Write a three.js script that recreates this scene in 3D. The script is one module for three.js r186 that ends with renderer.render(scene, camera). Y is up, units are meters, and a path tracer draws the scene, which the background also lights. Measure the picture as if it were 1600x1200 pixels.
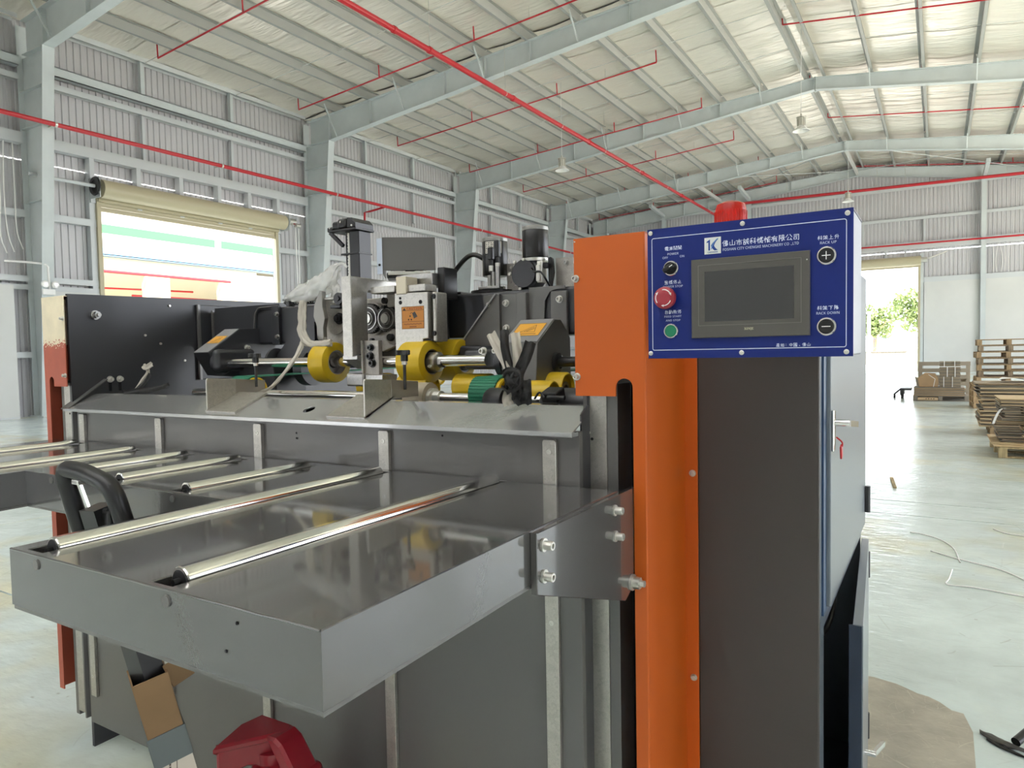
import * as THREE from 'three';
import { RoundedBoxGeometry } from 'three/addons/geometries/RoundedBoxGeometry.js';
import { mergeGeometries, toCreasedNormals } from 'three/addons/utils/BufferGeometryUtils.js';
import { ImprovedNoise } from 'three/addons/math/ImprovedNoise.js';

// ---------- camera, sky, sun, exposure ----------
const scene = new THREE.Scene();
const camera = new THREE.PerspectiveCamera(57.27, 4 / 3, 0.05, 400);
camera.rotation.order = 'YXZ';
camera.rotation.set(-0.04534, 0.5458, -0.01876);
camera.position.set(0, 1.55, 0);
const SKY = 4.0;
scene.background = new THREE.Color(0.92, 0.97, 1.06);
scene.backgroundIntensity = SKY;
const sun = new THREE.DirectionalLight(0xfff0dc, 13);
sun.position.set(34, 62, 14);
sun.target.position.set(-4, 0, -16);
sun.castShadow = true;
Object.assign(sun.shadow.camera, { left: -70, right: 70, top: 70, bottom: -70, near: 1, far: 220 });
sun.shadow.mapSize.set(4096, 4096);
scene.add(sun, sun.target);
const EXPOSURE = 1.66;
const renderer = new THREE.WebGLRenderer({ antialias: true });
renderer.toneMapping = THREE.LinearToneMapping;
renderer.toneMappingExposure = EXPOSURE;
renderer.shadowMap.enabled = true;

// ---------- helpers ----------
let seedValue = 12345;
const rnd = () => { seedValue = (seedValue * 1664525 + 1013904223) >>> 0; return seedValue / 4294967296; };
const rr = (a, b) => a + (b - a) * rnd();
const noise = new ImprovedNoise(), PI = Math.PI;
const V = (x, y, z) => new THREE.Vector3(x, y, z);
const taken = new Map(), origin = new WeakMap();
function numbered(name) {
  const n = taken.get(name) ?? 0; taken.set(name, n + 1);
  return n ? name + '_' + String(n).padStart(3, '0') : name;
}
function tag(o, label, category, group, kind) {
  if (label) o.userData.label = label;
  if (category) o.userData.category = category;
  if (group) o.userData.group = group;
  if (kind) o.userData.kind = kind;
  return o;
}
// a Group at a thing's base; its parts are given in world coordinates and moved into it
function thing(name, label, category, p = [0, 0, 0], group) {
  const o = new THREE.Group(); o.name = numbered(name); o.position.set(...p); scene.add(o);
  origin.set(o, V(...p));
  return tag(o, label, category, group);
}
function struct(name, p = [0, 0, 0]) {
  const o = new THREE.Group(); o.name = name; o.position.set(...p); scene.add(o); origin.set(o, V(...p));
  o.userData.kind = 'structure';
  return o;
}
function prep(g) {
  g = g.index ? g.toNonIndexed() : g;
  for (const k of Object.keys(g.attributes)) if (k !== 'position' && k !== 'normal') g.deleteAttribute(k);
  if (!g.attributes.normal) g.computeVertexNormals();
  g.morphAttributes = {};
  return g;
}
function metricUV(g) {   // uv in metres along the two axes that a face spans
  const p = g.attributes.position, uv = new Float32Array(p.count * 2), a = V(), b = V(), c = V(), n = V();
  for (let i = 0; i < p.count; i += 3) {
    a.fromBufferAttribute(p, i); b.fromBufferAttribute(p, i + 1); c.fromBufferAttribute(p, i + 2);
    n.copy(b).sub(a).cross(c.clone().sub(a));
    const x = Math.abs(n.x), y = Math.abs(n.y), z = Math.abs(n.z);
    for (let k = 0; k < 3; k++) {
      const q = [a, b, c][k], j = (i + k) * 2;
      if (y >= x && y >= z) { uv[j] = q.x; uv[j + 1] = q.z; } else if (x >= z) { uv[j] = q.z; uv[j + 1] = q.y; } else { uv[j] = q.x; uv[j + 1] = q.y; }
    }
  }
  g.setAttribute('uv', new THREE.BufferAttribute(uv, 2));
  return g;
}
function build(geos) {
  const list = [].concat(geos).map(prep);
  return metricUV(list.length > 1 ? mergeGeometries(list) : list[0]);
}
function meshOf(name, g, mat, parent, o) {
  const m = new THREE.Mesh(g, mat); m.name = name; m.castShadow = m.receiveShadow = true;
  parent.add(m); origin.set(m, o);
  return m;
}
// a part: geometry in world coordinates under a thing or a part of it
function part(name, geos, mat, parent) {
  const o = origin.get(parent), g = build(geos);
  if (o) g.translate(-o.x, -o.y, -o.z);
  return meshOf(name, g, mat, parent, o);
}
// a thing that is one mesh
function solo(name, geos, mat, label, category, group, kind) {
  const m = meshOf(numbered(name), build(geos), mat, scene, V()); return tag(m, label, category, group, kind);
}
function copyOf(o, [x, y, z], label, group) {
  const c = o.clone(); c.name = numbered(o.name.replace(/_\d{3}$/, '')); c.position.set(x, y, z); scene.add(c);
  c.userData = { ...o.userData }; if (label) c.userData.label = label; if (group) c.userData.group = group;
  return c;
}
const place = (g, x, y, z, rx = 0, ry = 0, rz = 0) => { if (rx) g.rotateX(rx); if (ry) g.rotateY(ry); if (rz) g.rotateZ(rz); return g.translate(x, y, z); };
const box = (w, h, d, x, y, z, rx, ry, rz) => place(new THREE.BoxGeometry(w, h, d), x, y, z, rx, ry, rz);
const span = (x0, x1, y0, y1, z0, z1) => box(Math.abs(x1 - x0), Math.abs(y1 - y0), Math.abs(z1 - z0), (x0 + x1) / 2, (y0 + y1) / 2, (z0 + z1) / 2);
const rbox = (w, h, d, x, y, z, r = 0.003, rx, ry, rz) => place(new RoundedBoxGeometry(w, h, d, 2, Math.min(r, w / 2.01, h / 2.01, d / 2.01)), x, y, z, rx, ry, rz);
const rspan = (x0, x1, y0, y1, z0, z1, r) => rbox(Math.abs(x1 - x0), Math.abs(y1 - y0), Math.abs(z1 - z0), (x0 + x1) / 2, (y0 + y1) / 2, (z0 + z1) / 2, r);
// cylinder along an axis
function cyl(axis, r, len, x, y, z, seg = 24, r2 = r) {
  const g = new THREE.CylinderGeometry(r2, r, len, seg);
  if (axis === 'x') g.rotateZ(-PI / 2); else if (axis === 'z') g.rotateX(PI / 2);
  return g.translate(x, y, z);
}
function bar(a, b, r, seg = 10) {   // straight round bar
  const A = V(...a), B = V(...b), g = new THREE.CylinderGeometry(r, r, A.distanceTo(B), seg);
  g.applyQuaternion(new THREE.Quaternion().setFromUnitVectors(V(0, 1, 0), B.clone().sub(A).normalize()));
  return g.translate((a[0] + b[0]) / 2, (a[1] + b[1]) / 2, (a[2] + b[2]) / 2);
}
function flat(a, b, w, t, up = V(0, 1, 0)) {   // straight rectangular bar, w along up, t across
  const A = V(...a), B = V(...b), f = B.clone().sub(A), L = f.length(); f.normalize();
  const s = V().crossVectors(f, up).normalize(), u = V().crossVectors(s, f);
  const g = new THREE.BoxGeometry(t, w, L);
  g.applyMatrix4(new THREE.Matrix4().makeBasis(s, u, f.negate()));
  return g.translate((a[0] + b[0]) / 2, (a[1] + b[1]) / 2, (a[2] + b[2]) / 2);
}
function tube(pts, r, seg = 24, rad = 8, closed = false, type = 'catmullrom', tension = 0.5) {
  const c = new THREE.CatmullRomCurve3(pts.map((p) => V(...p)), closed, type, tension);
  return new THREE.TubeGeometry(c, seg, r, rad, closed);
}
// polygon [[u, v], ...] extruded along an axis from a to b: 'x' takes (z, y), 'z' takes (x, y), 'y' takes (x, z)
function prism(axis, pts, a, b, holes = [], bevel = 0) {
  const path = (P, T) => { const s = new T(); P.forEach(([u, v], i) => (i ? s.lineTo(u, v) : s.moveTo(u, v))); s.closePath(); return s; };
  const m = axis === 'x' ? pts.map(([u, v]) => [-u, v]) : axis === 'y' ? pts.map(([u, v]) => [u, -v]) : pts;
  const hm = holes.map((h) => (axis === 'x' ? h.map(([u, v]) => [-u, v]) : axis === 'y' ? h.map(([u, v]) => [u, -v]) : h));
  const s = path(m, THREE.Shape); s.holes = hm.map((h) => path(h, THREE.Path));
  const lo = Math.min(a, b), hi = Math.max(a, b);
  const g = new THREE.ExtrudeGeometry(s, { depth: hi - lo - 2 * bevel, bevelEnabled: bevel > 0, bevelThickness: bevel, bevelSize: bevel, bevelOffset: -bevel, bevelSegments: 1, curveSegments: 12 });
  g.translate(0, 0, lo + bevel);
  if (axis === 'x') g.rotateY(PI / 2); else if (axis === 'y') { g.rotateX(-PI / 2); }
  return g;
}
const circle = (x, y, r, n = 20, sx = 1) => Array.from({ length: n }, (_, i) => [x + r * sx * Math.cos(i / n * 2 * PI), y + r * Math.sin(i / n * 2 * PI)]);
function lathe(axis, prof, x, y, z, seg = 32) {   // profile [[r, along], ...]
  const g = toCreasedNormals(new THREE.LatheGeometry(prof.map(([r, h]) => new THREE.Vector2(Math.max(r, 1e-4), h)), seg), 0.6);
  if (axis === 'x') g.rotateZ(-PI / 2); else if (axis === 'z') g.rotateX(PI / 2);
  return g.translate(x, y, z);
}
function gridSurface(nu, nv, f) {   // f(u, v) -> [x, y, z]
  const g = new THREE.BufferGeometry(), p = [], ix = [];
  for (let j = 0; j <= nv; j++) for (let i = 0; i <= nu; i++) p.push(...f(i / nu, j / nv));
  for (let j = 0; j < nv; j++) for (let i = 0; i < nu; i++) { const a = j * (nu + 1) + i; ix.push(a, a + 1, a + nu + 2, a, a + nu + 2, a + nu + 1); }
  g.setAttribute('position', new THREE.Float32BufferAttribute(p, 3)); g.setIndex(ix); g.computeVertexNormals();
  return g;
}
function hexBolt(axis, dir, x, y, z, r, h) {   // washer, hexagon head and threaded end, along +/- axis
  const d = { x: [dir, 0, 0], y: [0, dir, 0], z: [0, 0, dir] }[axis], at = (k) => [x + d[0] * k, y + d[1] * k, z + d[2] * k];
  return [cyl(axis, r * 1.5, h * 0.3, ...at(h * 0.15), 20), cyl(axis, r * 1.15, h, ...at(h * 0.8), 6), cyl(axis, r * 0.6, h * 0.7, ...at(h * 1.6), 16)];
}
function capScrew(axis, dir, x, y, z, r, h) {   // washer and socket head with its hexagon recess
  const s = dir, prof = [[r * 1.5, 0], [r * 1.5, h * 0.18], [r * 1.02, h * 0.18], [r * 1.02, h * 0.95], [r * 0.94, h], [r * 0.58, h], [r * 0.58, h * 0.55], [0, h * 0.55]].map(([a, b]) => [a, b * s]);
  return lathe(axis, s > 0 ? prof : prof.reverse(), x, y, z, 18);
}

// ---------- textures and materials ----------
function dataTex(n, f, srgb = false, rep = 1) {
  const d = new Uint8Array(n * n * 4);
  for (let y = 0; y < n; y++) for (let x = 0; x < n; x++) {
    const v = f(x / n, y / n), o = (y * n + x) * 4, a = Array.isArray(v) ? v : [v, v, v];
    for (let k = 0; k < 3; k++) d[o + k] = Math.max(0, Math.min(255, a[k] * 255));
    d[o + 3] = 255;
  }
  const t = new THREE.DataTexture(d, n, n); t.wrapS = t.wrapT = THREE.RepeatWrapping; t.magFilter = t.minFilter = THREE.LinearFilter;
  if (srgb) t.colorSpace = THREE.SRGBColorSpace;
  t.repeat.set(rep, rep); t.needsUpdate = true;
  return t;
}
const withRepeat = (t, rx, ry = rx) => { const c = t.clone(); c.repeat.set(rx, ry); c.needsUpdate = true; return c; };
// tiling noise: value noise on a lattice of period k
const lattice = Array.from({ length: 4096 }, () => rnd());
function vn(x, y, k, s = 0) {
  const X = x * k, Y = y * k, i = Math.floor(X), j = Math.floor(Y), u = X - i, v = Y - j, h = (a, b) => lattice[(((a % k) + k) % k * 57 + ((b % k) + k) % k * 131 + s * 977) & 4095];
  const su = u * u * (3 - 2 * u), sv = v * v * (3 - 2 * v);
  return (h(i, j) * (1 - su) + h(i + 1, j) * su) * (1 - sv) + (h(i, j + 1) * (1 - su) + h(i + 1, j + 1) * su) * sv;
}
const fbm = (x, y, k, s = 0) => 0.5 * vn(x, y, k, s) + 0.25 * vn(x, y, k * 2, s + 1) + 0.15 * vn(x, y, k * 4, s + 2) + 0.1 * vn(x, y, k * 8, s + 3);
const vxy = (x, y, kx, ky, s) => { const X = x * kx, Y = y * ky, i = Math.floor(X), j = Math.floor(Y), u = X - i, v = Y - j, h = (a, b) => lattice[((a % kx) * 57 + (b % ky) * 131 + s * 977) & 4095], su = u * u * (3 - 2 * u), sv = v * v * (3 - 2 * v); return (h(i, j) * (1 - su) + h(i + 1, j) * su) * (1 - sv) + (h(i, j + 1) * (1 - su) + h(i + 1, j + 1) * su) * sv; };
const T = {
  wrinkle: dataTex(256, (x, y) => 0.5 * vxy(x, y, 3, 9, 3) + 0.3 * vxy(x, y, 4, 26, 8) + 0.2 * vxy(x, y, 9, 60, 13)),
  fine: dataTex(256, (x, y) => 0.35 + 0.3 * fbm(x, y, 24, 1) + 0.3 * vn(x, y, 120, 5)),
  cloud: dataTex(256, (x, y) => 0.45 + 0.55 * fbm(x, y, 5, 7)),
  tint: dataTex(256, (x, y) => 0.86 + 0.14 * fbm(x, y, 6, 3)),
  brushed: dataTex(256, (x, y) => 0.3 + 0.4 * vn(x, y * 0.02, 160, 4) + 0.3 * fbm(x, y, 10, 2)),
  worn: dataTex(256, (x, y) => { const a = fbm(x, y, 8, 11), b = vn(x, y, 90, 2); return 0.62 + 0.3 * a + 0.12 * b - (a > 0.62 ? 0.12 : 0); }),
};
const std = (color, roughness, metalness = 0, extra = {}) => new THREE.MeshPhysicalMaterial({ color: new THREE.Color().setRGB(...color), roughness, metalness, ...extra });
const bumpy = (m, t, rep, scale) => { m.bumpMap = withRepeat(t, rep); m.bumpScale = scale; return m; };
const M = {
  steelBlue: std([0.62, 0.675, 0.68], 0.45, 0, { map: withRepeat(T.tint, 0.4) }),
  sheet: std([0.6, 0.595, 0.61], 0.45, 0.1, { map: withRepeat(T.tint, 0.15) }),
  girt: std([0.6, 0.63, 0.64], 0.45, 0.1),
  foil: bumpy(std([0.93, 0.885, 0.79], 0.36, 0.55), T.wrinkle, 0.4, 0.05),
  purlin: std([0.4, 0.41, 0.39], 0.5, 0.2),
  roofOut: std([0.6, 0.62, 0.64], 0.5),
  white: std([0.7, 0.71, 0.69], 0.5, 0, { map: withRepeat(T.tint, 0.12) }),
  joint: std([0.12, 0.12, 0.11], 0.8),
  red: std([0.5, 0.02, 0.03], 0.3),
  shutter: std([0.5, 0.45, 0.3], 0.4),
  concrete: std([0.52, 0.5, 0.45], 0.9, 0, { map: withRepeat(T.tint, 0.2) }),
  facade: std([0.5, 0.51, 0.5], 0.8),
  cream: std([0.6, 0.53, 0.36], 0.8),
  green: std([0.05, 0.2, 0.075], 0.6),
  paleBlue: std([0.16, 0.3, 0.45], 0.6),
  grey: bumpy(std([0.135, 0.132, 0.126], 0.34, 0.1, { clearcoat: 0.35, clearcoatRoughness: 0.16 }), T.fine, 9, 0.00035),
  greySmooth: bumpy(std([0.092, 0.09, 0.087], 0.26, 0.25, { clearcoat: 1, clearcoatRoughness: 0.06 }), T.fine, 6, 0.00016),
  greySatin: bumpy(std([0.42, 0.425, 0.425], 0.22, 0.6, { clearcoat: 0.8, clearcoatRoughness: 0.08 }), T.fine, 6, 0.0002),
  dark: bumpy(std([0.03, 0.031, 0.036], 0.4, 0, { clearcoat: 0.2, clearcoatRoughness: 0.3 }), T.fine, 10, 0.0003),
  orange: bumpy(std([0.57, 0.105, 0.004], 0.48), T.fine, 12, 0.0003),
  black: std([0.012, 0.012, 0.013], 0.35),
  rubber: std([0.02, 0.02, 0.02], 0.7),
  cavity: std([0.006, 0.006, 0.008], 0.9),
  chrome: std([0.82, 0.81, 0.78], 0.13, 1),
  steel: bumpy(std([0.55, 0.54, 0.52], 0.35, 1, { map: withRepeat(T.worn, 5) }), T.brushed, 5, 0.0003),
  castSteel: std([0.5, 0.47, 0.43], 0.5, 0.7, { map: withRepeat(T.worn, 7) }),
  zinc: std([0.66, 0.65, 0.6], 0.35, 0.8),
  strip: std([0.6, 0.58, 0.53], 0.38, 0.8, { map: withRepeat(T.worn, 6) }),
  blue: std([0.004, 0.018, 0.14], 0.4),
  steelDoor: bumpy(std([0.16, 0.19, 0.22], 0.3, 0.1, { clearcoat: 0.4, clearcoatRoughness: 0.2 }), T.fine, 8, 0.0002),
  yellow: bumpy(std([0.62, 0.42, 0.012], 0.4), T.worn, 8, 0.0004),
  beltGreen: std([0.02, 0.18, 0.1], 0.55),
  card: std([0.45, 0.3, 0.17], 0.85, 0, { map: withRepeat(T.tint, 1.5) }),
  cardGrey: std([0.3, 0.26, 0.21], 0.8, 0, { map: withRepeat(T.tint, 1.5) }),
  cardEdge: std([0.6, 0.45, 0.27], 0.9),
  wood: std([0.52, 0.36, 0.2], 0.8, 0, { map: withRepeat(T.brushed, 1.2) }),
  woodPale: std([0.66, 0.52, 0.29], 0.8, 0, { map: withRepeat(T.brushed, 1.2) }),
  redPaint: std([0.3, 0.008, 0.02], 0.3, 0, { clearcoat: 0.5, clearcoatRoughness: 0.2 }),
  plastic: std([0.85, 0.85, 0.83], 0.4),
  film: std([0.92, 0.92, 0.9], 0.16, 0, { transmission: 0.6, thickness: 0 }),
  dirtyFilm: std([0.6, 0.56, 0.48], 0.35, 0, { transmission: 0.2, thickness: 0 }),
};

// ================= THE HALL =================
const XL = -21.75, XR = 13.2, ZB = 14, ZE = -47, RIDGE = -4.2;
const roofY = (x) => (x < RIDGE ? 12.02 - 0.0747 * (RIDGE - x) : 12.02 - 0.125 * (x - RIDGE));
const foilY = (x) => roofY(x) + 0.3;

// ---- floor: slabs with recessed joints ----
const floorTex = (() => {   // pale green-grey sealer with scuffs and straight scratches
  const n = 1024, c = document.createElement('canvas'); c.width = c.height = n;
  const g = c.getContext('2d'), im = g.createImageData(n, n);
  for (let y = 0; y < n; y++) for (let x = 0; x < n; x++) { const d = Math.max(0, fbm(x / n, y / n, 4, 55) - 0.52) * 1.6, k = 200 + 34 * fbm(x / n, y / n, 6, 21) + 18 * fbm(x / n, y / n, 40, 5) - 40 * d, o = (y * n + x) * 4; im.data[o] = k * (0.945 + 0.16 * d); im.data[o + 1] = k; im.data[o + 2] = k * (0.99 - 0.3 * d); im.data[o + 3] = 255; }
  g.putImageData(im, 0, 0);
  for (let i = 0; i < 260; i++) { const x = rr(0, n), y = rr(0, n), a = rr(0, 6.28), l = rr(8, 90); g.strokeStyle = rnd() < 0.5 ? `rgba(245,248,245,${rr(0.08, 0.4)})` : `rgba(120,120,110,${rr(0.06, 0.3)})`; g.lineWidth = rr(0.5, 1.6); g.beginPath(); g.moveTo(x, y); g.quadraticCurveTo(x + Math.cos(a) * l * 0.5 + rr(-4, 4), y + Math.sin(a) * l * 0.5 + rr(-4, 4), x + Math.cos(a) * l, y + Math.sin(a) * l); g.stroke(); }
  for (let i = 0; i < 160; i++) { g.fillStyle = `rgba(105,100,88,${rr(0.05, 0.35)})`; g.fillRect(rr(0, n), rr(0, n), rr(1, 5), rr(1, 3)); }
  const t = new THREE.CanvasTexture(c); t.wrapS = t.wrapT = THREE.RepeatWrapping; t.colorSpace = THREE.SRGBColorSpace; t.repeat.set(0.22, 0.22); return t;
})();
const floorBump = dataTex(512, (x, y) => 0.5 * fbm(x, y, 7, 40) + 0.5 * fbm(x, y, 22, 44));
const floorRough = dataTex(512, (x, y) => { const v = 0.5 + 0.4 * fbm(x, y, 9, 61); return v; });
M.floor = new THREE.MeshPhysicalMaterial({ map: floorTex, roughness: 0.27, roughnessMap: withRepeat(floorRough, 0.3), bumpMap: withRepeat(floorBump, 0.45, 1.1), bumpScale: 0.007 });
const floor = struct('floor');
part('floor_base', span(XL - 0.3, XR + 0.3, -0.4, -0.012, ZE - 0.3, ZB + 0.3), M.joint, floor);
const zc = [ZB, 5, -2.2, -7.27, -7.9, -16.2, -24.88, -33, -41, ZE], xc = [XL, -14.5, -7.6, 3.4, XR];
for (let i = 0; i < zc.length - 1; i++) for (let j = 0; j < xc.length - 1; j++)
  part('slab', span(xc[j] + 0.008, xc[j + 1] - 0.008, -0.012, 0, zc[i + 1] + 0.008, zc[i] - 0.008), M.floor, floor);
// scratched brown-grey patch beside the machine
{
  const pt = (() => {
    const n = 512, c = document.createElement('canvas'); c.width = c.height = n;
    const g = c.getContext('2d'), im = g.createImageData(n, n);
    for (let y = 0; y < n; y++) for (let x = 0; x < n; x++) { const k = 158 + 40 * fbm(x / n, y / n, 9, 71), o = (y * n + x) * 4; im.data[o] = k; im.data[o + 1] = k * 0.96; im.data[o + 2] = k * 0.87; im.data[o + 3] = 255; }
    g.putImageData(im, 0, 0);
    for (let i = 0; i < 330; i++) { const x = rr(0, n), y = rr(0, n), a = rr(0, 6.28), l = rr(6, 60); g.strokeStyle = `rgba(215,210,190,${rr(0.1, 0.5)})`; g.lineWidth = rr(0.5, 2); g.beginPath(); g.moveTo(x, y); g.quadraticCurveTo(x + Math.cos(a) * l * 0.5 + rr(-9, 9), y + Math.sin(a) * l * 0.5 + rr(-9, 9), x + Math.cos(a) * l, y + Math.sin(a) * l); g.stroke(); }
    const t = new THREE.CanvasTexture(c); t.wrapS = t.wrapT = THREE.RepeatWrapping; t.colorSpace = THREE.SRGBColorSpace; t.repeat.set(1, 1); return t;
  })();
  const m = new THREE.MeshPhysicalMaterial({ map: pt, roughness: 0.5, bumpMap: withRepeat(floorBump, 1.1), bumpScale: 0.003 });
  const P = [[0.125, -2.4], [0.128, -3.28]];
  for (let i = 0; i <= 14; i++) { const t = i / 14; P.push([0.1 - 0.6 * t, -3.42 - 0.2 * Math.sin(Math.min(1, t * 1.5) * PI / 2) + rr(-0.015, 0.015)]); }
  P.push([-0.5, -2.4]);
  part('brown_patch', prism('y', P, 0.0003, 0.0012), m, floor);
}

// ---- corrugated wall sheets: a real trapezoidal profile with thickness ----
function corrugated(axis, a, b, y0, y1, at, inward, period = 0.2, depth = 0.032, yTop) {   // runs from a to b along axis 'x' or 'z'
  const prof = [[0, 0], [0.32, 0], [0.42, 1], [0.86, 1], [0.96, 0]], pts = [[a, at]];
  for (let k = Math.floor(a / period); k * period < b; k++) for (const [t, d] of prof) { const s = (k + t) * period; if (s >= a && s <= b) pts.push([s, at + inward * d * depth]); }
  pts.push([b, at]);
  const g = new THREE.BufferGeometry(), p = [], add = (i, j, y, yy) => {
    const P = (q, h, o) => (axis === 'z' ? [q[1] + o, h, q[0]] : [q[0], h, q[1] + o]);
    const [A, B] = [pts[i], pts[j]], e = -inward * 0.004, ya = yy ? yy(A[0]) : y1, yb = yy ? yy(B[0]) : y1;
    for (const o of [0, e]) p.push(...P(A, y0, o), ...P(B, y0, o), ...P(B, yb, o), ...P(A, y0, o), ...P(B, yb, o), ...P(A, ya, o));
    p.push(...P(A, y0, 0), ...P(B, y0, 0), ...P(B, y0, e), ...P(A, y0, 0), ...P(B, y0, e), ...P(A, y0, e));
  };
  for (let i = 0; i + 1 < pts.length; i++) add(i, i + 1, 0, yTop);
  g.setAttribute('position', new THREE.Float32BufferAttribute(p, 3)); g.computeVertexNormals();
  return g;
}

// ---- left wall ----
const wallL = struct('wall_left');
const D1 = [-11.72, -18.4];   // the roller-door opening, 6.15 m high
const D3 = [-1.6, -7.9];      // unseen second opening, added for light and reflections on the machine
{
  const low = (z0, z1, y0, y1) => part('wall_sheet', corrugated('z', z0, z1, y0, y1, XL, 1), M.sheet, wallL);
  low(ZE, D1[1], 0, 7.1); low(D1[0], D3[1], 0, 7.1); low(D3[0], ZB, 0, 7.1);
  low(D1[1], D1[0], 6.2, 7.1); low(D3[1], D3[0], 6.2, 7.1);
  part('wall_sheet', corrugated('z', -20.1, -8, 7.135, 11.1, XL - 0.05, 1), M.sheet, wallL);
  part('wall_sheet', corrugated('z', -8, ZB, 7.05, 11.1, XL - 0.05, 1), M.sheet, wallL);
  part('wall_sheet', corrugated('z', ZE - 0.1, -20.1, 7.05, 11.1, XL - 0.05, 1), M.sheet, wallL);
  const girt = (y, h, d, z0, z1, m = M.girt) => part('girt', [span(-21.7, -21.7 + d, y - 0.004, y + 0.004, z0, z1), span(-21.7 + d - 0.008, -21.7 + d, y - h, y, z0, z1), span(-21.7, -21.692, y - h, y, z0, z1)], m, wallL);
  const fr = [ZB, 0.2, -9.95, -20.1, -30.2, -40.3, ZE];
  for (let i = 0; i + 1 < fr.length; i++) {
    const z1 = fr[i] - 0.16, z0 = fr[i + 1] + 0.16;
    part('tie_beam', [span(-21.66, -21.42, 9.58, 9.6, z0, z1), span(-21.45, -21.42, 9.58, 9.85, z0, z1), span(-21.66, -21.42, 9.83, 9.85, z0, z1)], M.steelBlue, wallL);
    girt(9.38, 0.16, 0.22, z0, z1); girt(11.0, 0.16, 0.3, z0, z1);
    if (i === 2 || i === 1) part('header_beam', [span(-21.7, -21.42, 7.5, 7.8, z0, z1)], M.girt, wallL); else girt(7.58, 0.18, 0.22, z0, z1);
    const cut = i === 2 ? [[z0, D1[1]], [D1[0], z1]] : i === 1 ? [[z0, D3[1]], [D3[0], z1]] : [[z0, z1]];
    for (const [p, q] of cut) { girt(5.7, 0.2, 0.22, p, q); girt(3.9, 0.16, 0.22, p, q); girt(3.66, 0.14, 0.22, p, q); girt(1.8, 0.16, 0.22, p, q); }
    for (const t of [1 / 3, 2 / 3]) { const z = z1 + (z0 - z1) * t + 0.05; part('sag_post', span(-21.64, -21.5, 9.85, 10.9, z - 0.06, z + 0.06), M.steelBlue, wallL); part('sag_post', span(-21.66, -21.54, 7.8, 9.3, z - 0.05, z + 0.05), M.girt, wallL); }
  }
  for (const z of [-11.62, -13.05, -14.5, -15.95, -17.2, -18.5]) part('header_post', span(-21.7, -21.44, 6.2, 7.5, z - 0.07, z + 0.07), M.girt, wallL);
  for (const [z, y] of [[D1[0] + 0.1, 0], [D1[1] - 0.1, 0], [D3[0] + 0.1, 0], [D3[1] - 0.1, 0]]) part('door_jamb', span(-21.72, -21.5, y, 6.9, z - 0.09, z + 0.09), M.girt, wallL);
  part('liner_panel', span(-21.3, -21.22, 0, 3.6, -9.3, -1.7), M.white, wallL);
  part('liner_panel', span(-21.3, -21.22, 0, 3.6, -1.68, ZB), M.white, wallL);
  part('liner_panel', span(-21.36, -21.28, 0, 3.5, -11.6, -10.1), M.white, wallL);
  part('liner_panel', span(-21.36, -21.28, 0, 3.5, -30.0, -18.7), M.white, wallL);
  part('wall_kerb', span(-21.8, -21.2, 0, 0.05, -9.3, ZB), M.girt, wallL);
  for (const [z, y0, b] of [[-8.9, 4.55, 0.06], [-9.12, 4.45, -0.05], [-9.3, 4.5, 0.04], [-9.52, 4.6, 0]]) part('conduit', tube([[-21.35, y0, z - 0.12], [-21.38, y0 + 0.5, z], [-21.4, y0 + 1.6, z + b], [-21.4, 7.45, z]], 0.016, 20, 6), M.plastic, wallL);
}
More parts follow.
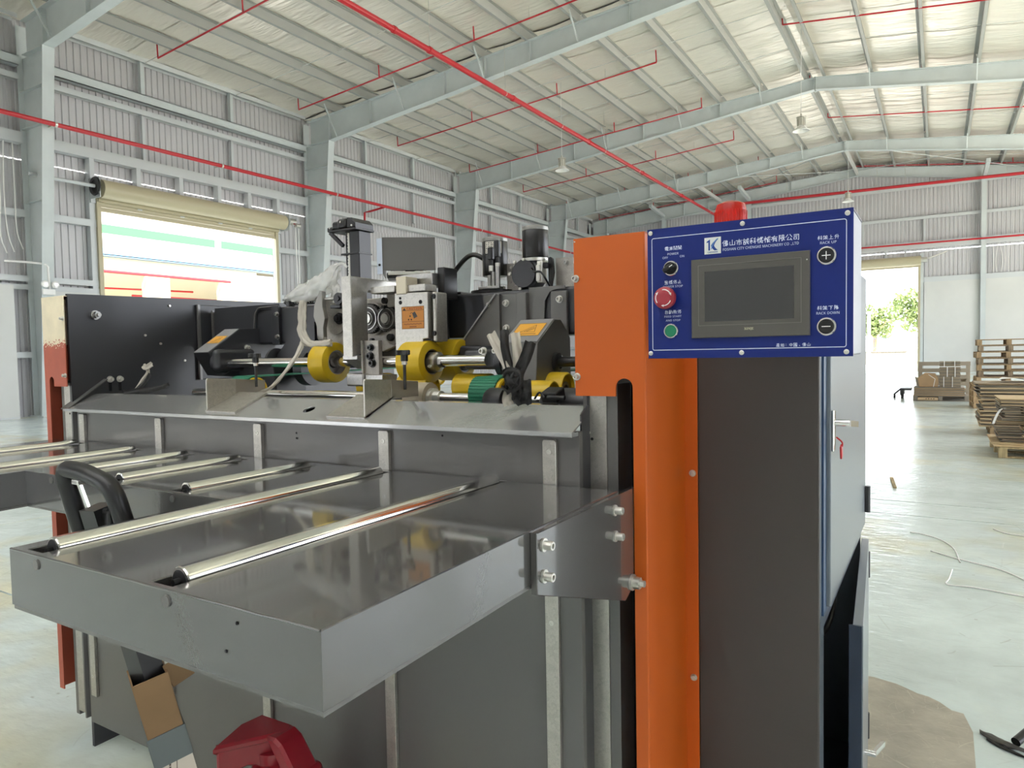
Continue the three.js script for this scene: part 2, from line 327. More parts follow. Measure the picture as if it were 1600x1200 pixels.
// ---- portal frames: columns and tapered rafters ----
function frame(z, n, ends = false) {
  const col = struct('column_left_' + n, [-21.4, 0, z]);
  part('web', prism('z', [[-21.55, 0], [-21.15, 0], [-20.2, 9.835], [-21.55, 9.835]], z - 0.006, z + 0.006), M.steelBlue, col);
  part('flange', [span(-21.57, -21.55, 0, 10.7, z - 0.15, z + 0.15), flat([-21.145, 0, z], [-20.19, 9.86, z], 0.3, 0.018, V(0, 0, 1))], M.steelBlue, col);
  part('base_plate', span(-21.75, -20.95, 0, 0.03, z - 0.2, z + 0.2), M.steelBlue, col);
  part('stiffener', [8.9, 7.9, 5.9].map((y) => span(-21.55, -21.15 + 0.0965 * y + 0.005, y - 0.008, y + 0.008, z - 0.12, z + 0.12)), M.steelBlue, col);
  const bot = (x) => (x < RIDGE ? 11.57 - 0.107 * (RIDGE - x) : 11.57 - 0.152 * (x - RIDGE));
  const ra = struct('rafter_' + n, [RIDGE, 11.5, z]);
  const xr = ends ? XR : 12.9;
  part('web', prism('z', [[-21.3, roofY(-21.3)], [-21.3, 9.86], [-20.2, bot(-20.2)], [RIDGE, 11.57], [xr, bot(xr)], [xr, roofY(xr)], [RIDGE, 12.02]], z - 0.006, z + 0.006), M.steelBlue, ra);
  const fl = (x0, y0, x1, y1) => flat([x0, y0, z], [x1, y1, z], 0.28, 0.018, V(0, 0, 1));
  part('flange', [fl(-21.3, roofY(-21.3), RIDGE, 12.02), fl(RIDGE, 12.02, xr, roofY(xr)), fl(-20.25, bot(-20.25), RIDGE, 11.57), fl(RIDGE, 11.57, xr, bot(xr)), fl(-21.3, 9.84, -20.2, 9.86)], M.steelBlue, ra);
  part('splice_plate', [-13, RIDGE, 4.4].flatMap((x) => [span(x - 0.035, x - 0.01, bot(x) - 0.05, roofY(x) + 0.02, z - 0.14, z + 0.14), span(x + 0.01, x + 0.035, bot(x) - 0.05, roofY(x) + 0.02, z - 0.14, z + 0.14)]), M.steelBlue, ra);
  part('stiffener', [-20.2, -18.1, -14.65, -11.25, -7.87].map((x) => span(x - 0.006, x + 0.006, bot(x), roofY(x), z - 0.12, z + 0.12)), M.steelBlue, ra);
  if (!ends) [-19.8, -16.45, -13, -9.54, -6.2, -2.28, 1.07, 4.4, 7.8].forEach((x) => part('flange_brace', [-1, 1].map((s) => flat([x, bot(x) + 0.03, z + 0.1 * s], [x, roofY(x) + 0.14, z + 0.72 * s], 0.05, 0.04)), M.steelBlue, ra));
  const cr = struct('column_right_' + n, [XR - 0.3, 0, z]);
  part('web', prism('z', [[12.95, 0], [12.5, 0], [12.0, 8.6], [12.95, 8.6]], z - 0.006, z + 0.006), M.steelBlue, cr);
  part('flange', [span(12.95, 12.97, 0, 9.6, z - 0.15, z + 0.15), flat([12.5, 0, z], [12.0, 8.9, z], 0.3, 0.018, V(0, 0, 1))], M.steelBlue, cr);
}
[10.3, 0.2, -9.95, -20.1, -30.2, -40.3].forEach((z, i) => frame(z, i + 1));
frame(-46.75, 7, true);

// ---- ceiling: purlins, sag rods and sagging foil strips under the roof sheets ----
const ceiling = struct('ceiling');
const purlinX = [-19.8, -18.1, -16.45, -14.75, -13.05, -11.3, -9.54, -7.87, -6.2, -4.5, -3.92, -2.28, -0.6, 1.07, 2.75, 4.4, 6.1, 7.8, 9.4, 11.1, 12.6];
for (const x of purlinX) {
  const y = roofY(x), s = x < RIDGE ? 1 : -1;
  part('purlin', [span(x - 0.004, x + 0.004, y + 0.01, y + 0.29, ZE, ZB), span(x, x - s * 0.1, y + 0.01, y + 0.018, ZE, ZB), span(x, x + s * 0.1, y + 0.28, y + 0.288, ZE, ZB), span(x - s * 0.1, x - s * 0.096, y + 0.01, y + 0.04, ZE, ZB)], M.purlin, ceiling);
}
{
  const fr = [10.3, 0.2, -9.95, -20.1, -30.2, -40.3, -46.75];
  for (let i = 0; i + 1 < fr.length; i++) for (const t of [0.34, 0.67]) {
    const z = fr[i] + (fr[i + 1] - fr[i]) * t;
    part('sag_rod', [bar([-21.4, roofY(-21.4) + 0.12, z], [RIDGE - 0.3, roofY(RIDGE - 0.3) + 0.1, z], 0.012, 5), bar([RIDGE + 0.3, roofY(RIDGE + 0.3) + 0.1, z], [13, roofY(13) + 0.12, z], 0.012, 5)], M.white, ceiling);
  }
  const W = 1.22;
  // unseen translucent roof strips, added behind the camera as top fill light
  const LIGHTS = [[-12, -9.6], [-7.6, -5.2], [-2.6, -0.2], [2.2, 4.6]], ZS = 1.22;
  const solid = [];
  { let x = XL; for (const [a, b] of LIGHTS) { if (x < RIDGE && a > RIDGE) solid.push([x, RIDGE], [RIDGE, a]); else solid.push([x, a]); x = b; } solid.push([x, XR]); }
  let k = 0;
  for (let z = ZB; z > ZE + 0.2; z -= W, k++) for (const [x0, x1] of (z > ZS + 0.1 ? solid : [[XL, RIDGE], [RIDGE, XR]])) {
    const n = Math.max(4, Math.round((x1 - x0) * 2.1)), lift = (k % 2) * 0.012;
    part('foil_strip', gridSurface(n, 5, (u, v) => {
      const x = x0 + (x1 - x0) * u, zz = Math.max(ZE - 0.05, z - v * (W + 0.05)), ph = purlinX.reduce((m, p) => Math.min(m, Math.abs(p - x)), 9);
      const sag = 0.055 * Math.min(1, ph / 0.8) ** 0.7, nearFrame = Math.exp(-(((((zz + 0) % 10.1) + 10.1) % 10.1 - 0.2) ** 2) / 0.9);
      return [x, foilY(x) + 0.01 + lift - sag * (0.7 + 0.9 * noise.noise(x * 0.55, zz * 0.5, 3.1)) + 0.022 * noise.noise(x * 1.3, zz * 3.2, 7.7) - 0.05 * nearFrame * Math.min(1, ph / 0.5), zz];
    }), M.foil, ceiling);
  }
  const roof = (x0, x1, z0, z1, m, name, t = 0.06) => part(name, prism('z', [[x0, foilY(x0) + 0.08], [x1, foilY(x1) + 0.08], [x1, foilY(x1) + 0.08 + t], [x0, foilY(x0) + 0.08 + t]], z0, z1), m, ceiling);
  roof(XL - 0.4, RIDGE, ZE - 0.4, ZS, M.roofOut, 'roof_sheet'); roof(RIDGE, XR + 0.4, ZE - 0.4, ZS, M.roofOut, 'roof_sheet');
  for (const [a, b] of solid) roof(a === XL ? a - 0.4 : a, b === XR ? b + 0.4 : b, ZS, ZB + 0.4, M.roofOut, 'roof_sheet');
  const poly = std([0.92, 0.93, 0.93], 1, 0, { transmission: 0.8, thickness: 0 });
  for (const [a, b] of LIGHTS) roof(a, b, ZS, ZB + 0.4, poly, 'added_rooflight', 0.004);
  // cross bracing in the last bay
  for (const [a, b] of [[-20, -12.2], [-12.2, -4.2], [-4.2, 4], [4, 12]]) for (const f of [0, 1]) part('brace_rod', bar([a, roofY(a) - 0.15, f ? -40.4 : -46.7], [b, roofY(b) - 0.15, f ? -46.7 : -40.4], 0.02, 6), M.girt, ceiling);
  for (const x of [-12.2, RIDGE, 4.1]) part('strut', flat([x, roofY(x) - 0.3, -40.4], [x, roofY(x) - 0.32, -46.7], 0.2, 0.12), M.white, ceiling);
}

// ---- end wall with the far roller door ----
const wallE = struct('wall_end');
const D2 = [-7.5, -0.95];
{
  const top = (x) => foilY(x) + 0.05, low = (a, b, y0, y1) => part('wall_sheet', corrugated('x', a, b, y0, y1, ZE, 1), M.sheet, wallE);
  low(XL, D2[0], 0, 6.88); low(D2[1], XR, 0, 6.88); low(D2[0], D2[1], 6.2, 6.88);
  part('wall_sheet', corrugated('x', XL - 0.12, XR, 6.93, 12, ZE - 0.05, 1, 0.2, 0.032, top), M.sheet, wallE);
  for (const [y, h] of [[8.86, 0.18], [10.62, 0.2]]) part('girt', [span(XL, XR, y - 0.01, y, ZE + 0.03, ZE + 0.24), span(XL, XR, y - h, y, ZE + 0.22, ZE + 0.24)], M.girt, wallE);
  part('girt', [span(XL, XR, 7.05, 7.42, ZE + 0.04, ZE + 0.26)], M.girt, wallE);
  for (const [a, b] of [[XL, D2[0]], [D2[1], XR]]) { part('girt', span(a, b, 5.1, 5.38, ZE + 0.03, ZE + 0.24), M.girt, wallE); part('girt', span(a, b, 2.4, 2.55, ZE + 0.03, ZE + 0.14), M.girt, wallE); }
  for (const x of [-16, -10.4, 2.05, 8]) {
    part('wind_column', [span(x - 0.12, x + 0.12, 0, roofY(x) - 0.6, ZE + 0.28, ZE + 0.3), span(x - 0.12, x + 0.12, 0, roofY(x) - 0.6, ZE + 0.5, ZE + 0.52), span(x - 0.006, x + 0.006, 0, roofY(x) - 0.6, ZE + 0.3, ZE + 0.5)], M.steelBlue, wallE);
    part('knee_brace', flat([x, roofY(x) - 0.6, ZE + 0.4], [x + 0.05, roofY(x) - 0.35, ZE + 3.2], 0.2, 0.18), M.steelBlue, wallE);
  }
  for (const x of [-0.75, -3.9]) part('sag_post', span(x - 0.05, x + 0.05, 7.4, 8.7, ZE + 0.06, ZE + 0.18), M.girt, wallE);
  for (const x of [-2.7, -1.7, -4.2]) part('header_post', span(x - 0.05, x + 0.05, 6.3, 7.05, ZE + 0.05, ZE + 0.18), M.girt, wallE);
  for (const x of [D2[0] - 0.08, D2[1] + 0.08]) part('door_jamb', span(x - 0.09, x + 0.09, 0, 6.75, ZE + 0.02, ZE + 0.25), M.steelBlue, wallE);
  for (let i = 0, x = D2[1] + 0.2; x < XR - 0.1; i++, x += 2.9) part('liner_panel', span(x, Math.min(x + 2.88, XR), 0, 5.1, ZE + 0.16, ZE + 0.22), M.white, wallE);
  for (let x = XL; x < D2[0] - 0.3; x += 2.9) part('liner_panel', span(x, Math.min(x + 2.88, D2[0] - 0.2), 0, 5.1, ZE + 0.16, ZE + 0.22), M.white, wallE);
  for (const [x, b] of [[2.5, 0.02], [2.66, -0.04], [2.85, 0.06], [3.02, 0.02], [3.2, -0.02]]) part('conduit', tube([[x, 5.4, ZE + 0.35], [x + b, 6.1, ZE + 0.35], [x - b, 6.95, ZE + 0.35]], 0.02, 12, 6), M.plastic, wallE);
}
// ---- right wall and the wall behind the camera, unseen openings sized to brighten the hall ----
const wallR = struct('wall_right'), wallB = struct('wall_back');
{
  const bays = [[-39.8, -30.7], [-29.7, -20.6], [-19.6, -10.5], [-8.4, -4.2], [3.2, 7.4]];
  let z = ZE;
  for (const [a, b] of bays) { part('wall_sheet', span(XR, XR + 0.1, 0, 10.2, z, a), M.sheet, wallR); part('wall_sheet', span(XR, XR + 0.1, a < -9 ? 9.2 : 4.4, 10.2, a, b), M.sheet, wallR); z = b; }
  part('wall_sheet', span(XR, XR + 0.1, 0, 10.2, z, ZB), M.sheet, wallR);
  const gaps = [[-19.6, -14.4, 4.3]];  // unseen opening added to light the front of the stitching head arm
  let x = XL;
  const py = (a, b, y0) => part('wall_sheet', prism('z', [[a, y0], [b, y0], [b, foilY(b) + 0.06], ...(a < RIDGE && b > RIDGE ? [[RIDGE, foilY(RIDGE) + 0.06]] : []), [a, foilY(a) + 0.06]], ZB, ZB + 0.1), M.sheet, wallB);
  for (const [a, b, h] of gaps) { py(x, a, 0); py(a, b, h); x = b; }
  py(x, XR, 0);
}

// ---- roller doors ----
function rollerDoor(n, axis, a, b, wallAt, roll, motorAtEnd) {   // rolled-up shutter above an opening from a to b
  const o = struct('door_' + n, axis === 'z' ? [wallAt, 0, (a + b) / 2] : [(a + b) / 2, 0, wallAt]);
  const S = (s0, s1, y0, y1, d0, d1) => (axis === 'z' ? span(wallAt + d0, wallAt + d1, y0, y1, s0, s1) : span(s0, s1, y0, y1, wallAt + d0, wallAt + d1));
  const C = (r, len, y, d, seg = 28) => (axis === 'z' ? cyl('z', r, len, wallAt + d, y, (a + b) / 2, seg) : cyl('x', r, len, (a + b) / 2, y, wallAt + d, seg));
  part('shutter_roll', C(0.27, Math.abs(b - a) + 0.1, roll, 0.62), M.shutter, o);
  part('roll_lap', [S(a, b, roll - 0.34, roll - 0.2, 0.3, 0.42)], M.shutter, o);
  const sl = []; for (let y = roll - 0.3; y > 6.06; y -= 0.085) sl.push(S(a, b, y - 0.08, y, 0.27, 0.285));
  sl.forEach((g) => part('slat', g, M.shutter, o));
  part('bottom_rail', S(a, b, 5.98, 6.07, 0.25, 0.31), M.shutter, o);
  part('guide_rail', [S(a - 0.02, a + 0.1, 0, roll - 0.2, 0.22, 0.34)], M.shutter, o); part('guide_rail', [S(b - 0.1, b + 0.02, 0, roll - 0.2, 0.22, 0.34)], M.shutter, o);
  return o;
}
{
  const d1 = rollerDoor(1, 'z', D1[1], D1[0], XL, 6.58);
  part('chain_wheel', [lathe('z', [[0, -0.03], [0.26, -0.03], [0.28, 0], [0.26, 0.03], [0.17, 0.03], [0.17, 0.01], [0, 0.01]], -21.1, 6.62, -11.5, 20)], M.black, d1);
  part('roll_bracket', [span(-21.7, -20.95, 6.3, 6.9, -11.58, -11.55), span(-21.7, -20.95, 6.3, 6.9, -18.6, -18.57)], M.girt, d1);
  part('shaft', cyl('z', 0.05, 1.9, -21.1, 6.62, -10.7), M.girt, d1);
  part('motor', [cyl('z', 0.12, 0.3, -21.1, 6.66, -18.8), cyl('z', 0.08, 0.2, -21.0, 6.52, -19.0)], M.zinc, d1); part('gearbox', rspan(-21.25, -21.0, 6.56, 6.74, -18.98, -18.8, 0.03), M.redPaint, d1);
  part('pull_chain', [tube([[-21.0, 6.5, -18.9], [-21.0, 4.2, -18.93], [-21.0, 2.1, -18.96]], 0.018, 8, 5), tube([[-21.0, 6.5, -19.05], [-21.0, 4.2, -19.02], [-21.0, 2.1, -18.98]], 0.018, 8, 5)], M.plastic, d1);
  const d2 = rollerDoor(2, 'x', D2[0], D2[1], ZE, 6.3);
  part('motor', [cyl('x', 0.13, 0.4, -0.8, 6.35, ZE + 0.62), rspan(-0.95, -0.6, 6.2, 6.42, ZE + 0.4, ZE + 0.7, 0.03)], M.zinc, d2);
  part('motor_arm', bar([-0.55, 6.4, ZE + 0.5], [0.35, 6.75, ZE + 0.3], 0.03, 6), M.zinc, d2);
  rollerDoor(3, 'z', D3[1], D3[0], XL, 6.58);  // shutter of the added, unseen left opening
}

// ---- fire pipes ----
function branch(left, z, label) {
  const x0 = left ? -20.23 : -4.45, y = (x) => (left ? 10.62 + 0.079 * (x + 20.23) : 12.08 - 0.125 * (x + 4.45)), xs = left ? [-20.23, -16.3, -12.4, -8.5] : [-4.45, -0.6, 3.3, 7.2, 11];
  const x1 = xs[xs.length - 1], t = thing('sprinkler_pipe', label, 'pipe', [x0, y(x0), z], 'thin red sprinkler branch pipes under the roof');
  part('pipe', bar([x0, y(x0), z], [x1, y(x1), z], 0.026, 8), M.red, t);
  for (const x of xs) { const r = part('riser', bar([x, y(x), z], [x - 0.02, y(x) + 0.42, z], 0.022, 7), M.red, t); part('sprinkler_head', [cyl('y', 0.018, 0.05, x - 0.02, y(x) + 0.44, z, 6), cyl('y', 0.035, 0.008, x - 0.02, y(x) + 0.47, z, 8)], M.zinc, r); }
  for (let x = xs[0] + 2; x < x1; x += 3.9) part('hanger', bar([x, y(x), z], [x, roofY(x) + 0.2, z], 0.006, 4), M.zinc, t);
}
[['second', -13.07], ['third', -18.54], ['fourth', -24.1], ['fifth', -29.6], ['sixth', -34.95], ['seventh', -40.4], ['eighth', -45.4]].forEach(([w, z], i) => {
  const far = ['nearest to the camera of those seen there', 'just before the second rafter', 'between the second and third rafters', 'resting just before the third rafter', 'between the third and fourth rafters', 'just before the fourth rafter', 'farthest, before the end wall'][i];
  branch(true, z, 'thin red sprinkler pipe, left roof slope, ' + far);
  branch(false, z + (i > 2 ? -0.9 : -0.7), 'thin red sprinkler pipe, right roof slope, ' + far);
});
{
  const main = thing('sprinkler_main', 'thick red main pipe running the length of the hall under the left rafters', 'pipe', [-12.2, 10, -16]);
  part('pipe', cyl('z', 0.08, 60, -12.2, 10, -16.6, 14), M.red, main);
  for (const z of [-14.5, -16, -20.5, -26.5, -32.5, -38.5]) part('coupling', cyl('z', 0.098, 0.1, -12.2, 10, z, 14), M.red, main);
  for (let z = 8; z > -46; z -= 4) part('hanger', [bar([-12.2, 10.05, z], [-12.2, roofY(-12.2) + 0.2, z], 0.008, 4), cyl('z', 0.088, 0.03, -12.2, 10, z, 12)], M.zinc, main);
  const wp = thing('hydrant_main', 'red pipe along the left wall passing in front of the columns', 'pipe', [-20, 7.78, -20]);
  part('pipe', cyl('z', 0.062, 58, -20, 7.78, -17, 12), M.red, wp);
  part('drop_pipe', tube([[-20, 7.78, -22.95], [-20.4, 7.72, -22.9], [-20.95, 7.6, -22.75], [-21, 7.45, -22.72], [-21, 4, -22.72], [-21, 1, -22.72]], 0.045, 30, 8), M.red, wp);
  for (const z of [-9.95, -20.1, -30.2, -40.3, -15]) part('clamp', [cyl('z', 0.075, 0.06, -20, 7.78, z, 12), span(-20.35, -20.05, 7.76, 7.8, z - 0.02, z + 0.02)], M.zinc, wp);
  const ep = thing('cross_main', 'thick red pipe crossing the hall in front of the end wall, above the red beacon', 'pipe', [-4, 10.58, -45.9]);
  part('pipe', bar([-12.2, 10.65, -45.9], [12.8, 10.3, -45.9], 0.085, 12), M.red, ep);
  for (const x of [-8, -3.1, -1.7, 3]) part('hanger', bar([x, 10.6, -45.9], [x, roofY(x) + 0.1, -45.9], 0.01, 4), M.zinc, ep);
  solo('hydrant_pipe', bar([-10.2, 7.27, -46.3], [12.4, 7.24, -46.3], 0.05, 10), M.red, 'red pipe across the end wall just above the far roller door', 'pipe');
}
// ---- pendant lamps (unlit) ----
function pendant(x, y, z, label, wire) {
  const t = thing('pendant_lamp', label, 'lamp', [x, y, z], 'pendant lamps under the roof');
  part('hood', lathe('y', [[0.09, 0.16], [0.12, 0.14], [0.17, 0.09], [0.28, 0.0], [0.27, -0.01], [0.16, 0.07], [0.1, 0.12]], x, y - 0.1, z, 28), M.plastic, t);
  part('driver_housing', [cyl('y', 0.1, 0.26, x, y + 0.2, z, 18), ...Array.from({ length: 10 }, (_, i) => box(0.012, 0.26, 0.05, x + 0.115 * Math.cos(i * 0.628), y + 0.2, z + 0.115 * Math.sin(i * 0.628), 0, -i * 0.628 + PI / 2))], M.zinc, t);
  part('bracket', [cyl('y', 0.16, 0.02, x, y + 0.35, z, 16), cyl('y', 0.03, 0.1, x, y + 0.42, z, 8)], M.zinc, t);
  part('cable', bar([x, y + 0.4, z], [x, roofY(x) + 0.33, z], 0.009, 5), M.plastic, t);
}
pendant(-12.55, 8.65, -24.7, 'white pendant lamp hanging under the left roof slope before the third rafter');
pendant(-4.07, 9.0, -26.0, 'pendant lamp with a grey ribbed housing hanging nearest under the ridge');
pendant(-4.05, 9.05, -40.3, 'white pendant lamp hanging just above the blue control panel');
// ---- emergency light on the first column ----
{
  const t = thing('emergency_light', 'white twin-head emergency light on the nearest column above the machine', 'lamp', [-20.7, 3.4, -9.95]);
  part('housing', rspan(-20.79, -20.7, 3.34, 3.5, -10.1, -9.78, 0.02), M.plastic, t);
  for (const z of [-9.82, -10.08]) { const h = part('lamp_head', lathe('x', [[0, 0.07], [0.09, 0.07], [0.1, 0.03], [0.05, -0.05], [0, -0.05]].reverse(), -20.7, 3.62, z, 20), M.plastic, t); part('lens', cyl('x', 0.05, 0.01, -20.625, 3.62, z, 16), M.zinc, h); }
  part('conduit', tube([[-20.75, 3.5, -9.97], [-20.75, 4.0, -9.95], [-20.74, 4.15, -9.9], [-20.9, 4.2, -9.6], [-21.2, 4.22, -9.1]], 0.03, 24, 8), M.plastic, t);
}

// ================= OUTSIDE =================
const ground = struct('ground');
part('paving', span(-120, 120, -0.5, -0.03, -150, 110), M.concrete, ground);
{
  const b = thing('warehouse_building', 'pale warehouse with a green stripe seen through the open roller door', 'building', [-44, 0, -30]);
  const x = -42;
  part('wall', [span(x - 6, x, 7.6, 16, -75, 12), span(x - 0.3, x, 0, 7.4, -60, -34.2), span(x - 0.3, x, 0, 7.4, -16, 12), span(x - 0.3, x, 6.9, 7.4, -34.2, -16)], M.facade, b);
  part('green_stripe', [span(x, x + 0.03, 9.0, 9.5, -30.7, -5), span(x, x + 0.03, 9.0, 9.5, -60, -31.2)], M.green, b);
  part('canopy', [span(x, x + 0.5, 7.62, 7.7, -35.5, 5), span(x + 0.44, x + 0.5, 7.65, 8.05, -35.5, 5)], M.paleBlue, b);
  part('lintel', span(x - 0.2, x + 0.06, 6.85, 7.6, -34, -10), M.cream, b);
  part('pillar', span(x - 0.4, x + 0.05, 0, 6.9, -27.3, -25.7), M.cream, b); part('pillar', span(x - 0.4, x + 0.05, 0, 6.9, -34.2, -31), M.cream, b);
  part('inner_wall', [span(x - 9, x - 8.8, 0, 8, -60, 12), span(x - 9, x, -0.03, 0, -60, 12)], M.cream, b);
  part('fire_pipe', [cyl('z', 0.09, 20, x + 0.3, 6.72, -21.6, 8), bar([x - 3, 6.2, -31], [x - 3, 6.0, -22], 0.06, 6), cyl('z', 0.07, 10, x - 2, 5.6, -31, 6)], M.red, b);
}
{
  const z = -64, railM = std([0.1, 0.12, 0.15], 0.6);
  solo('boundary_wall', [span(-30, 25, -0.03, 1.0, z - 0.2, z), span(-30, 25, 1.0, 1.06, z - 0.25, z + 0.05)], std([0.22, 0.21, 0.18], 0.8), 'low pale boundary wall beyond the far door', 'wall');
  const f = thing('railing_fence', 'grey railing fence on the low wall beyond the far door', 'fence', [-3, 1.05, z - 0.1]);
  part('rail', [span(-12, 8, 2.05, 2.1, z - 0.12, z - 0.08), span(-12, 8, 1.35, 1.4, z - 0.12, z - 0.08)], railM, f);
  for (let x = -6.5; x < 1; x += 0.17) part('baluster', bar([x, 1.06, z - 0.1], [x, 2.2, z - 0.1], 0.026, 5), railM, f);
  const c = thing('parked_car', 'white car parked at the low wall outside the far door', 'car', [-1.2, 0, -61.6]);
  part('body', prism('z', [[-2.95, 0.3], [-2.98, 0.62], [-2.7, 0.78], [-2.25, 0.82], [-1.75, 1.25], [-0.4, 1.3], [0.3, 0.95], [0.75, 0.85], [0.85, 0.3]], -62.4, -60.8, [], 0.04), M.plastic, c);
  part('side_window', prism('z', [[-2.1, 0.86], [-1.7, 1.2], [-0.45, 1.24], [0.1, 0.9]], -60.8, -60.78), std([0.2, 0.23, 0.22], 0.3), c);
  for (const x of [-2.35, 0.15]) part('wheel', [cyl('z', 0.3, 0.2, x, 0.27, -60.85, 20)], std([0.16, 0.16, 0.16], 0.7), c);
  // roadside trees: each a trunk and a crown of leaf clumps
  const leafM = std([0.2, 0.27, 0.09], 0.8, 0, { transmission: 0.3, thickness: 0 });
  const tree = (x, zz, h, r, label) => {
    const t = thing('roadside_tree', label, 'tree', [x, 0, zz], 'roadside trees outside the far door');
    part('trunk', [bar([x, -0.03, zz], [x + 0.1, h * 0.6, zz], 0.16, 8), bar([x + 0.05, h * 0.45, zz], [x + r * 0.5, h * 0.8, zz], 0.07, 6), bar([x + 0.05, h * 0.45, zz], [x - r * 0.5, h * 0.75, zz + 0.4], 0.07, 6)], M.wood, t);
    const g = [];
    for (let i = 0; i < 1500; i++) {
      const q = Math.floor(rnd() * 7), cx = Math.cos(q * 2.4) * r * 0.55 * (q > 0), cy = h * 0.78 + Math.sin(q * 1.7) * r * 0.35, cz = Math.sin(q * 2.4) * r * 0.5, d = V(rr(-1, 1), rr(-1, 1), rr(-1, 1)).normalize().multiplyScalar(r * 0.5 * Math.cbrt(rnd()));
      g.push(place(new THREE.PlaneGeometry(0.34, 0.2), x + cx + d.x, cy + d.y, zz + cz + d.z, rr(0, 3), rr(0, 3), rr(0, 3)));
    }
    const crown = part('crown', g, leafM, t); crown.userData.kind = 'stuff';
  };
  tree(-1.3, -72, 5.6, 2.6, 'leafy green roadside tree standing right behind the railing fence');
  tree(-5.6, -80, 5.0, 2.2, 'smaller roadside tree farther left behind the railing fence');
  solo('gate_post', [span(-4.05, -3.85, 0, 3.6, -52, -51.8), span(-4.1, -3.8, 3.6, 3.75, -52.05, -51.75)], M.steelBlue, 'grey steel post just outside the left side of the far doorway', 'post');
}

// ================= THE MACHINE =================
// ---- lift table with rollers ----
{
  const top = 1.235, bot = 1.131;
  const t = thing('lift_table', 'grey steel lift table with chrome rollers and a notch cut in its front', 'lift table', [-1.8, bot, -1.0]);
  const rollers = [[-0.928, -0.59, -1.44], [-1.28, -0.59, -1.42], [-1.545, -1.02, -1.405], [-1.845, -1.03, -1.405], [-2.1, -1.03, -1.4], [-2.385, -0.6, -1.4], [-2.79, -0.6, -1.42]];
  const hole = ([x, a, b]) => [[x - 0.024, a + 0.016], [x + 0.024, a + 0.016], [x + 0.024, b - 0.012], [x - 0.024, b - 0.012]];
  part('table_body', prism('y', [[-0.604, -0.562], [-0.613, -1.0], [-0.613, -1.457], [-3.03, -1.457], [-3.03, -0.562], [-2.245, -0.562], [-2.245, -0.99], [-1.342, -0.99], [-1.342, -0.562]], bot + 0.006, top, rollers.map(hole), 0.0016), M.greySmooth, t);
  part('bottom_plate', [prism('y', [[-0.606, -0.564], [-0.6145, -1.0], [-0.6145, -1.455], [-1.34, -1.455], [-1.34, -0.564]], bot, bot + 0.007), span(-2.25, -1.33, bot, bot + 0.007, -1.455, -0.992), span(-3.028, -2.247, bot, bot + 0.007, -1.455, -0.564)], M.grey, t);
  // weld seams along the front edges
  const seam = (a, b) => { const n = 26, p = []; for (let i = 0; i <= n; i++) p.push([a[0] + (b[0] - a[0]) * i / n + rr(-1, 1) * 0.0003, a[1] + rr(-1, 1) * 0.0004, a[2] + (b[2] - a[2]) * i / n + rr(-1, 1) * 0.0003]); return tube(p, 0.0021, 60, 6); };
  part('weld_seam', [seam([-1.34, top - 0.001, -0.563], [-0.606, top - 0.001, -0.563]), seam([-2.243, top - 0.001, -0.991], [-1.342, top - 0.001, -0.991]), seam([-1.341, top - 0.002, -0.565], [-1.341, bot + 0.004, -0.565])], M.greySmooth, t);
  rollers.forEach(([x, a, b], i) => {
    const r = part('roller', [cyl('x', 0.0001, 0.0001, x, top, (a + b) / 2, 3), lathe('z', [[0.0, -1], [0.0135, -1], [0.0195, -1.0], [0.021, -0.995], [0.021, 0.995], [0.0195, 1.0], [0.0135, 1], [0, 1]].map(([q, h]) => [q, h * (a - b) / 2 * 0.975]), x, top - 0.004, (a + b) / 2, 28)].slice(1), M.chrome, t);
    part('end_cap', [cyl('z', 0.0165, 0.002, x, top - 0.004, (a + b) / 2 + (a - b) / 2 * 0.975, 24), cyl('z', 0.005, 0.012, x, top - 0.004, (a + b) / 2 + (a - b) / 2 * 0.975 + 0.005, 12)], M.black, r);
    if (i < 5) part('axle_plug', cyl('z', 0.0085, 0.004, x + (i < 2 ? 0.028 : 0.0), 1.219, a > -0.7 ? -0.5615 : -0.9895, 20), M.grey, t);
  });
  for (const [x, y] of [[-0.752, 1.216], [-0.776, 1.175]]) part('hole', cyl('z', 0.0022, 0.002, x, y, -0.5615, 8), M.cavity, t);
  // side arm that bolts the table to the lifting carriage
  const arm = part('side_arm', prism('x', [[-1.06, 1.232], [-1.6, 1.232], [-1.6, 1.02], [-1.505, 1.004], [-1.462, 0.985], [-1.06, 1.122]], -0.613, -0.599, [], 0.0012), M.greySmooth, t);
  for (const [z, y, h] of [[-1.083, 1.2065, 0.02], [-1.083, 1.15, 0.02], [-1.404, 1.203, 0.02], [-1.406, 1.146, 0.02]]) part('cap_screw', capScrew('x', 1, -0.599, y, z, 0.0082, h), M.zinc, arm);
  part('hex_bolt', hexBolt('x', 1, -0.599, 1.017, -1.5, 0.0125, 0.016), M.zinc, arm);
}

